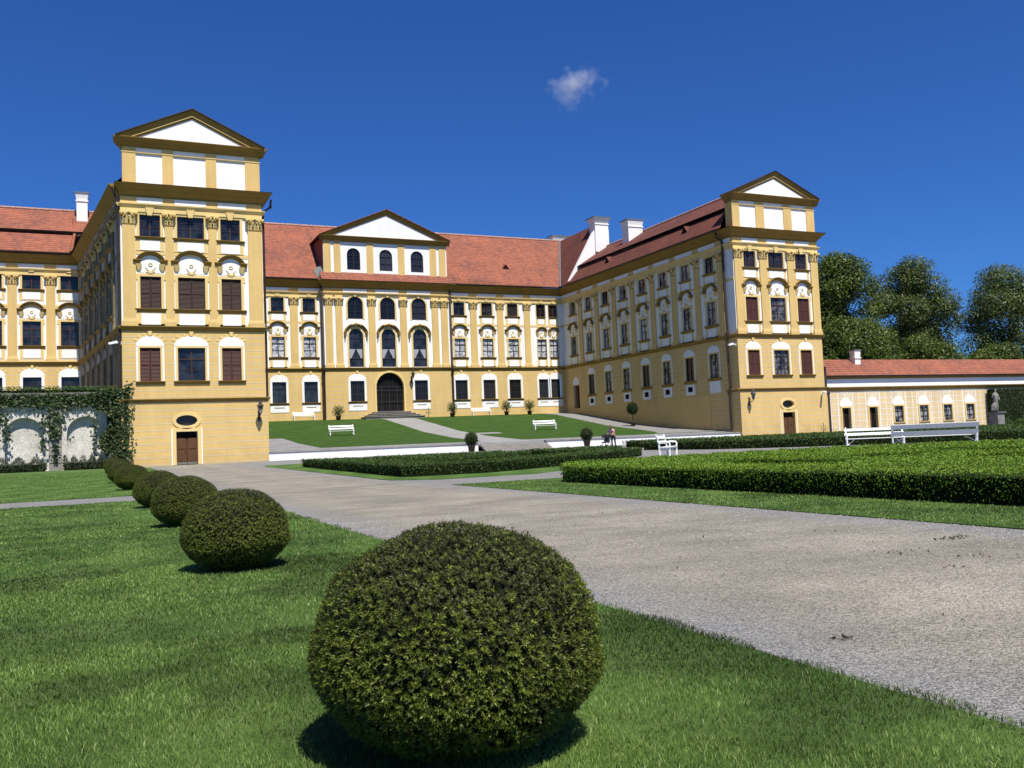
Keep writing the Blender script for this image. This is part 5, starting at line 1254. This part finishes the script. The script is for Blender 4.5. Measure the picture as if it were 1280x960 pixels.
# ------------------------------------------------------------------ potted shrubs and clipped balls in tubs
def potted(x, y, z, h, r, label, kind='loose', m='shrub', trunk=.25):
    t = empty('potted_shrub', (x, y, z)); tag(t, label, 'potted plant', 'tubs and pots around the courtyard')
    mb = MB(); mb.lathe([(.001, 0), (.24, 0), (.3, .42), (.34, .44), (.34, .5), (.28, .5), (.27, .44), (.001, .44)], (x, y, z), M['terracotta'], 14); mb.build('pot', t)
    mb = MB(); mb.tube([(x, y, z + .4), (x + .02, y, z + .5 + trunk), (x, y, z + h - r)], .06, M['bark'], 6, .03)
    if kind == 'loose':
        for k in range(9):
            a = k * .7; mb.tube([(x, y, z + .5), (x + r * .4 * math.cos(a), y + r * .4 * math.sin(a), z + h * .6), (x + r * .85 * math.cos(a), y + r * .85 * math.sin(a), z + h * .92)], .025, M['bark'], 4, .01)
    mb.build('stem', t)
    n = 900 if kind == 'loose' else 1600; d = unit(RNG.normal(size=(n, 3)))
    rr = r * (RNG.uniform(.3, 1.05, n) if kind == 'loose' else RNG.uniform(.8, 1.03, n))
    c = np.array([x, y, z + h - r * .95]); P = c + d * rr[:, None] * np.array([1, 1, 1.05 if kind != 'loose' else 1.0])
    if kind == 'loose': P[:, 2] += .15 * np.sin(d[:, 0] * 9)
    V, F = leaves(P, d, .14 if kind == 'loose' else .1, .8, .45)
    core = None
    if kind != 'loose': core = MB(); core.ball(tuple(c), r * .85, M['boxcore'], 10)
    leafobj('foliage', V, F, M[m], core, parent=t)
potted(25.9, 106.4, zt(106.4), 1.75, .75, 'leafy potted shrub by the yellow wall, between left drainpipe and steps')
potted(40.2, 106.0, zt(106.0), 1.85, .72, 'leafy potted shrub by the right drainpipe of the central block')
potted(47.9, 106.6, zt(106.6), 1.9, .75, 'leafy potted shrub right of the wall bench, before a barred window')
potted(51.2, 106.6, zt(106.6), 1.95, .8, 'leafy potted shrub nearest the shaded wing corner')
potted(13.4, 84.6, zt(84), 2.0, .6, 'potted shrub peeping out behind the lantern side of the nearer pavilion')
potted(55.0, 87.6, zt(87.6), 2.7, .72, 'clipped ball on a bare stem in a pot, before the shaded wing', 'ball', 'ivy', .6)
potted(28.3, 70.4, .32, 1.6, .58, 'round clipped ball in a tub, left of the garden steps', 'ball', 'ivy', .1)
potted(39.2, 70.2, .32, 1.6, .58, 'round clipped ball in a tub, right of the garden steps', 'ball', 'ivy', .1)

# ------------------------------------------------------------------ lanterns, cameras
def lantern():
    r = empty('wall_lantern', (0, 0, 0)); I = M['iron']
    mb = MB(); mb.tube([(0, -.02, -.75), (0, -.3, -.55), (0, -.62, -.5), (0, -.66, -.35)], .035, I, 6); mb.tube([(0, 0, -.2), (0, -.25, -.32), (0, -.3, -.55)], .025, I, 6); mb.box(-.1, .1, 0, .03, -.95, -.1, I); mb.build('bracket', r)
    mb = MB(); mb.lathe([(.1, 0), (.2, .5)], (0, -.68, -.32), M['glasshalf'], 6, False); mb.build('glass', r)
    mb = MB()
    for k in range(6):
        a = k * math.pi / 3; mb.tube([(.105 * math.cos(a), -.68 + .105 * math.sin(a), -.32), (.21 * math.cos(a), -.68 + .21 * math.sin(a), .2)], .014, I, 4)
    mb.lathe([(.001, -.08), (.06, -.06), (.12, 0)], (0, -.68, -.32), I, 6, False); mb.build('cage', r)
    mb = MB(); mb.lathe([(.27, 0), (.26, .05), (.13, .2), (.1, .28), (.13, .3), (.05, .4), (.001, .5)], (0, -.68, .18), I, 8, False); mb.build('cap', r)
    return r
LN = lantern(); lg = 'wall lanterns'
place(LN, 11.3, LY - .13, 4.35, 0, 'black iron lantern bracketed to the nearer pavilion above the drive', 'lantern', lg)
b = copy_tree(LN); place(b, 58.45, RY - .13, 4.5, 0, 'black iron lantern bracketed to the far pavilion above the hedge', 'lantern', lg)
b = copy_tree(LN); place(b, 35.6, CY - CBD, 9.7, 0, 'black iron lantern beside the arched portal', 'lantern', lg)
def camera_unit():
    r = empty('security_camera', (0, 0, 0)); mb = MB(); mb.extr([(.25, -.08), (.85, -.2), (.9, -.06), (.3, .1)], -.1, .1, M['whitepaint']); mb.build('housing', r)
    mb = MB(); mb.tube([(0, 0, -.1), (0, -.3, -.05)], .05, M['whitepaint'], 6); mb.box(-.1, .1, 0, .04, -.2, .05, M['whitepaint']); mb.build('bracket', r); return r
SC = camera_unit(); sg = 'security cameras'
place(SC, LX0 - .02, LY + .3, 9.55, R(-90), 'white security camera on the shaded corner of the nearer pavilion', 'camera', sg)
b = copy_tree(SC); place(b, RX0 - .02, RY + .3, 9.75, R(-90), 'white security camera high on the shaded corner of the far pavilion', 'camera', sg)
b = copy_tree(SC); place(b, 67.9, RY - .13, 4.75, R(-20), 'white security camera low on the far pavilion near its drainpipe', 'camera', sg)

# ------------------------------------------------------------------ people, pushchair, statue
def skin_body(name, joints, edges, m, parent=None, loc=(0, 0, 0), sub=2):
    me = bpy.data.meshes.new(name); me.from_pydata([j[0] for j in joints], edges, [])
    o = bpy.data.objects.new(name, me); COL.objects.link(o); o.location = loc
    if parent: o.parent = parent
    sk = o.modifiers.new('Skin', 'SKIN'); me.materials.append(m)
    if not me.skin_vertices: me.attributes
    lay = me.skin_vertices[0].data
    for i, j in enumerate(joints):
        r_ = j[1]; lay[i].radius = r_ if isinstance(r_, tuple) else (r_, r_)
    lay[0].use_root = True
    sb = o.modifiers.new('Sub', 'SUBSURF'); sb.levels = sub; sb.render_levels = sub
    return o
def bake(o):
    dg = bpy.context.evaluated_depsgraph_get(); dg.update(); ev = o.evaluated_get(dg); me = bpy.data.meshes.new_from_object(ev)
    o.modifiers.clear(); o.data = me
    for p in me.polygons: p.use_smooth = True
    return o
M['skin'] = mat('skin', (.45, .25, .17), .6, .3); M['hair'] = mat('brown_hair', (.05, .028, .015), .7, .3)
M['pink'] = mat('pink_white_top', (.62, .33, .40), .9, .1, noise=[(14, .5)]); M['navy'] = mat('dark_trousers', (.02, .022, .03), .9, .1)
M['black'] = mat('black_fabric', (.018, .018, .02), .8, .2); M['grey'] = mat('grey_fabric', (.10, .10, .105), .8, .2)
def person(x, y, z, rz):
    t = empty('person', (x, y, z), rz); tag(t, 'person in pink top and dark trousers bending towards a pushchair on the garden path', 'person')
    # faces -x, leaning forward over the pushchair handle
    J = [((0, 0, .90), (.14, .17)), ((-.06, 0, 1.10), (.12, .15)), ((-.15, 0, 1.30), (.13, .18)), ((-.22, 0, 1.42), (.06, .07)), ((-.28, 0, 1.50), .05), ((-.33, 0, 1.58), (.09, .08)), ((-.36, 0, 1.66), (.08, .075)),
         ((.01, .10, .86), .09), ((-.03, .11, .48), .065), ((.03, .11, .10), .045), ((-.10, .12, .04), .04),
         ((.03, -.10, .86), .09), ((.06, -.11, .48), .065), ((.14, -.11, .10), .045), ((.02, -.12, .04), .04),
         ((-.19, .20, 1.36), .06), ((-.26, .24, 1.12), .045), ((-.46, .20, 1.02), .035), ((-.53, .19, 1.01), .03),
         ((-.19, -.20, 1.36), .06), ((-.26, -.24, 1.12), .045), ((-.46, -.20, 1.02), .035), ((-.53, -.19, 1.01), .03)]
    E_ = [(0, 1), (1, 2), (2, 3), (3, 4), (4, 5), (5, 6), (0, 7), (7, 8), (8, 9), (9, 10), (0, 11), (11, 12), (12, 13), (13, 14), (2, 15), (15, 16), (16, 17), (17, 18), (2, 19), (19, 20), (20, 21), (21, 22)]
    bd = skin_body('body', J, E_, M['skin'], t); bake(bd)
    me = bd.data; me.materials.append(M['navy']); me.materials.append(M['black'])
    for p in me.polygons:
        c = p.center
        if c.z < .09: p.material_index = 2
        elif c.z < .93 and c.x > -.2: p.material_index = 1
    # loose top over the torso
    T_ = [((0.0, 0, .92), (.17, .20)), ((-.06, 0, 1.10), (.15, .18)), ((-.15, 0, 1.31), (.155, .21)), ((-.19, 0, 1.39), (.10, .12)), ((-.19, .20, 1.37), .075), ((-.25, .24, 1.18), .065), ((-.19, -.20, 1.37), .075), ((-.25, -.24, 1.18), .065)]
    tp = skin_body('top', T_, [(0, 1), (1, 2), (2, 3), (2, 4), (4, 5), (2, 6), (6, 7)], M['pink'], t); bake(tp)
    hr = skin_body('hair', [((-.30, 0, 1.56), (.09, .09)), ((-.32, 0, 1.66), (.10, .095)), ((-.36, 0, 1.71), (.07, .07)), ((-.24, 0, 1.50), (.05, .06))], [(0, 1), (1, 2), (0, 3)], M['hair'], t); bake(hr)
    f = MB(); f.ball((-.452, 0, 1.60), .018, M['skin'], 5)
    for s in (-1, 1): f.ball((-.438, s * .032, 1.635), .012, M['black'], 5)
    f.box(-.447, -.43, -.025, .025, 1.555, 1.562, M['hair'])
    o = bpy.data.objects.new('face', f.mesh('face')); COL.objects.link(o); o.parent = t
    hands = MB()
    for s in (-1, 1):
        for k in range(4): hands.tube([(-.53, s * (.16 + k * .02), 1.01), (-.575, s * (.16 + k * .02), 1.03), (-.59, s * (.16 + k * .02), 1.0), (-.57, s * (.16 + k * .02), .985)], .009, M['skin'], 5)
        hands.tube([(-.52, s * .15, 1.0), (-.56, s * .14, .985)], .01, M['skin'], 5)
    o = bpy.data.objects.new('fingers', hands.mesh('fingers')); COL.objects.link(o); o.parent = t
PX_, PY__ = 34.98, 58.6
person(PX_, PY__, zg(58), R(25))
def pushchair(x, y, z, rz):
    t = empty('pushchair', (x, y, z), rz); tag(t, 'black pushchair with grey lining, held by the person on the path', 'pushchair')
    def put_(n, mb):
        o = bpy.data.objects.new(n, mb.mesh(n)); COL.objects.link(o); o.parent = t; return o
    I = M['black']
    mb = MB()
    for s in (-1, 1):
        mb.tube([(.42, s * .22, 1.0), (.1, s * .24, .62), (-.3, s * .24, .12)], .018, I, 6); mb.tube([(.3, s * .24, .14), (.1, s * .24, .62), (-.2, s * .24, .75)], .018, I, 6)
    mb.tube([(.42, -.22, 1.0), (.42, .22, 1.0)], .022, I, 6); put_('frame', mb)
    mb = MB(); mb.extr([(-.2, .4), (.2, .4), (.2, .46), (-.14, .48)], -.34, .12, M['grey']); mb.extr([(-.2, .45), (.2, .45), (.2, .5), (-.2, .5)], -.3, .1, M['grey']); mb.box(.06, .14, -.2, .2, .45, .95, M['grey']); put_('seat', mb)
    mb = MB(); a = [(.14 + .34 * math.cos(t_), .72 + .34 * math.sin(t_)) for t_ in np.linspace(R(10), R(165), 9)]
    mb.raw([(px - .08, s * .23, pz) for s in (-1, 1) for px, pz in a], [(i, i + 1, 9 + i + 1, 9 + i) for i in range(8)] + [tuple(range(9)), tuple(range(9, 18))], I); put_('hood', mb)
    for wx in (-.32, .3):
        for s in (-1, 1):
            mb = MB(); mb.tube([(wx + .13 * math.cos(t_), s * .26, .14 + .13 * math.sin(t_)) for t_ in np.linspace(0, 2 * math.pi, 15)], .025, I, 6); mb.tube([(wx, s * .24, .14), (wx, s * .28, .14)], .04, M['grey'], 8); put_('wheel', mb)
pushchair(PX_ - .92 * math.cos(R(25)), PY__ - .92 * math.sin(R(25)), zg(58), R(25))
M['statue'] = mat('lichened_statue_stone', (.19, .185, .17), .9, .2, noise=[(2.5, .45), (11, .25)])
def statue(x, y, z):
    t = empty('statue', (x, y, z)); tag(t, 'weathered grey stone statue on a pedestal before the tall hedge', 'statue'); S_ = M['statue']
    mb = MB()
    for w, z0, z1 in ((.75, 0, .2), (.66, .2, .35), (.52, .35, 1.5), (.6, 1.5, 1.6), (.66, 1.6, 1.7)): mb.box(x - w, x + w, -y - w, -y + w, z + z0, z + z1, S_)
    mb.build('pedestal', t)
    k = 1.35; b0 = 1.7
    J = [((0, 0, b0 + .95 * k), (.2, .24)), ((.03, 0, b0 + 1.2 * k), (.18, .22)), ((.0, 0, b0 + 1.42 * k), (.2, .28)), ((.02, 0, b0 + 1.55 * k), .08), ((.04, -.03, b0 + 1.70 * k), (.13, .12)), ((.03, -.03, b0 + 1.8 * k), (.1, .1)),
         ((.15, 0, b0 + .5 * k), .17), ((.18, 0, b0 + .05), .12), ((-.16, .02, b0 + .5 * k), .19), ((-.24, -.04, b0 + .05), .14),
         ((.32, 0, b0 + 1.36 * k), .1), ((.42, -.1, b0 + 1.05 * k), .08), ((.2, -.25, b0 + .95 * k), .07), ((-.32, 0, b0 + 1.36 * k), .1), ((-.46, .0, b0 + 1.1 * k), .08), ((-.4, -.2, b0 + 1.35 * k), .06), ((-.3, .15, b0 + .4 * k), .2), ((-.34, .15, b0 + .06), .2)]
    o = skin_body('figure', J, [(0, 1), (1, 2), (2, 3), (3, 4), (4, 5), (0, 6), (6, 7), (0, 8), (8, 9), (2, 10), (10, 11), (11, 12), (2, 13), (13, 14), (14, 15), (8, 16), (16, 17)], S_, t); bake(o)
statue(86.5, 66.0, .3)
# small stands
def stand(x, y, z, label):
    mb = MB(); mb.tube([(x, y, z), (x, y, z + 1.25)], .03, M['iron'], 6); mb.box(x - .28, x + .28, -y - .02, -y + .02, z + .55, z + .6, M['iron']); mb.tube([(x - .26, y, z + .45), (x - .26, y, z + 1.0)], .02, M['iron'], 5); mb.tube([(x + .26, y, z + .45), (x + .26, y, z + 1.0)], .02, M['iron'], 5); mb.lathe([(.22, 0), (.2, .04), (.03, .06)], (x, y, z), M['iron'], 10)
    tag(mb.build('metal_stand', loc=(x, y, z)), label, 'stand', 'thin metal stands')
stand(37.2, 106.4, zt(106.4), 'thin metal stand by the portal steps'); stand(67.3, 71.0, .3, 'thin metal stand at the foot of the far pavilion')

# ------------------------------------------------------------------ sky, sun, cloud
SUN_EL, SUN_AZ = R(61), R(1.5)      # towards +X of straight behind the viewer's side
sd = Vector((math.sin(SUN_AZ) * math.cos(SUN_EL), -math.cos(SUN_AZ) * math.cos(SUN_EL), math.sin(SUN_EL)))
w = bpy.data.worlds.new('World'); scene.world = w; w.use_nodes = True; nt = w.node_tree
bgn = nt.nodes['Background']; sky = nt.nodes.new('ShaderNodeTexSky'); sky.sky_type = 'NISHITA'; sky.sun_disc = False
sky.sun_elevation = SUN_EL; sky.sun_rotation = math.pi - SUN_AZ
sky.air_density = 1.0; sky.dust_density = .3; sky.ozone_density = 4.0; sky.altitude = 400
tn = nt.nodes.new('ShaderNodeVectorMath'); tn.operation = 'MULTIPLY'; tn.inputs[1].default_value = (.165, .365, .71)   # the deep polarised blue of the day
nt.links.new(sky.outputs[0], tn.inputs[0]); nt.links.new(tn.outputs[0], bgn.inputs['Color']); bgn.inputs['Strength'].default_value = .11
sl_ = bpy.data.lights.new('sun', 'SUN'); sl_.energy = 5.0; sl_.angle = R(.5); sl_.color = (1, .95, .87)
so = bpy.data.objects.new('sun', sl_); COL.objects.link(so); so.rotation_euler = sd.to_track_quat('Z', 'Y').to_euler(); so.location = (0, -50, 120)

# ------------------------------------------------------------------ camera
yaw, pit, rol, f = .4296, .0617, .0415, 1131.5
cy, sy, cp_, sp_, cr_, sr_ = math.cos(yaw), math.sin(yaw), math.cos(pit), math.sin(pit), math.cos(rol), math.sin(rol)
def ray(U, V):
    u = U * cr_ - V * sr_; v = U * sr_ + V * cr_
    zc = cp_ + sp_ * v; yc = sp_ - cp_ * v
    return Vector((u * cy + zc * sy, -u * sy + zc * cy, yc))
fwd = ray(0, 0); right = ray(1, 0) - fwd; up = -(ray(0, 1) - fwd)
cam = bpy.data.cameras.new('camera'); co_ = bpy.data.objects.new('camera', cam); COL.objects.link(co_)
mw = Matrix((right, up, -fwd)).transposed().to_4x4(); mw.translation = (0, 0, 1.15); co_.matrix_world = mw
cam.sensor_fit = 'HORIZONTAL'; cam.sensor_width = 36; cam.lens = f / 1280 * 36; cam.clip_start = .1; cam.clip_end = 5000
scene.camera = co_
# cloud: a small wisp of real vapour high over the roofs
cd = (fwd + right * ((718 - 640) / f) - up * ((104 - 480) / f)).normalized(); cpos = Vector((0, 0, 1.15)) + cd * 900
mb = MB(); mb.ball((0, 0, 0), 1, M['white'], 16); me = mb.mesh('cloud'); me.materials.clear()
vm_ = bpy.data.materials.new('cloud_vapour'); vm_.use_nodes = True; n_ = vm_.node_tree; n_.nodes.remove(n_.nodes['Principled BSDF'])
pv = n_.nodes.new('ShaderNodeVolumePrincipled'); pv.inputs['Color'].default_value = (.98, .98, 1, 1)
tc = n_.nodes.new('ShaderNodeTexCoord'); ln = n_.nodes.new('ShaderNodeVectorMath'); ln.operation = 'LENGTH'; n_.links.new(tc.outputs['Object'], ln.inputs[0])
nz = noise_out(n_, tc.outputs['Object'], 1.7, 6, .62)
dn = mathn(n_, 'SUBTRACT', nz, mathn(n_, 'ADD', mathn(n_, 'MULTIPLY', ln.outputs['Value'], .36), .325))
n_.links.new(mathn(n_, 'MULTIPLY', mathn(n_, 'MAXIMUM', dn, 0.0), .2), pv.inputs['Density'])
n_.links.new(pv.outputs[0], n_.nodes['Material Output'].inputs['Volume']); me.materials.append(vm_)
cl = bpy.data.objects.new('cloud', me); COL.objects.link(cl); cl.location = cpos; cl.scale = (38, 30, 30); tag(cl, 'small white wisp of cloud alone in the deep blue sky', 'cloud')

scene.view_settings.view_transform = 'Standard'; scene.view_settings.look = 'None'; scene.view_settings.exposure = .5; scene.view_settings.gamma = 1
scene.view_settings.use_curve_mapping = False
scene.render.engine = 'CYCLES'; scene.cycles.use_denoising = True
scene.cycles.max_bounces = 6; scene.cycles.transparent_max_bounces = 8; scene.cycles.volume_step_rate = 2
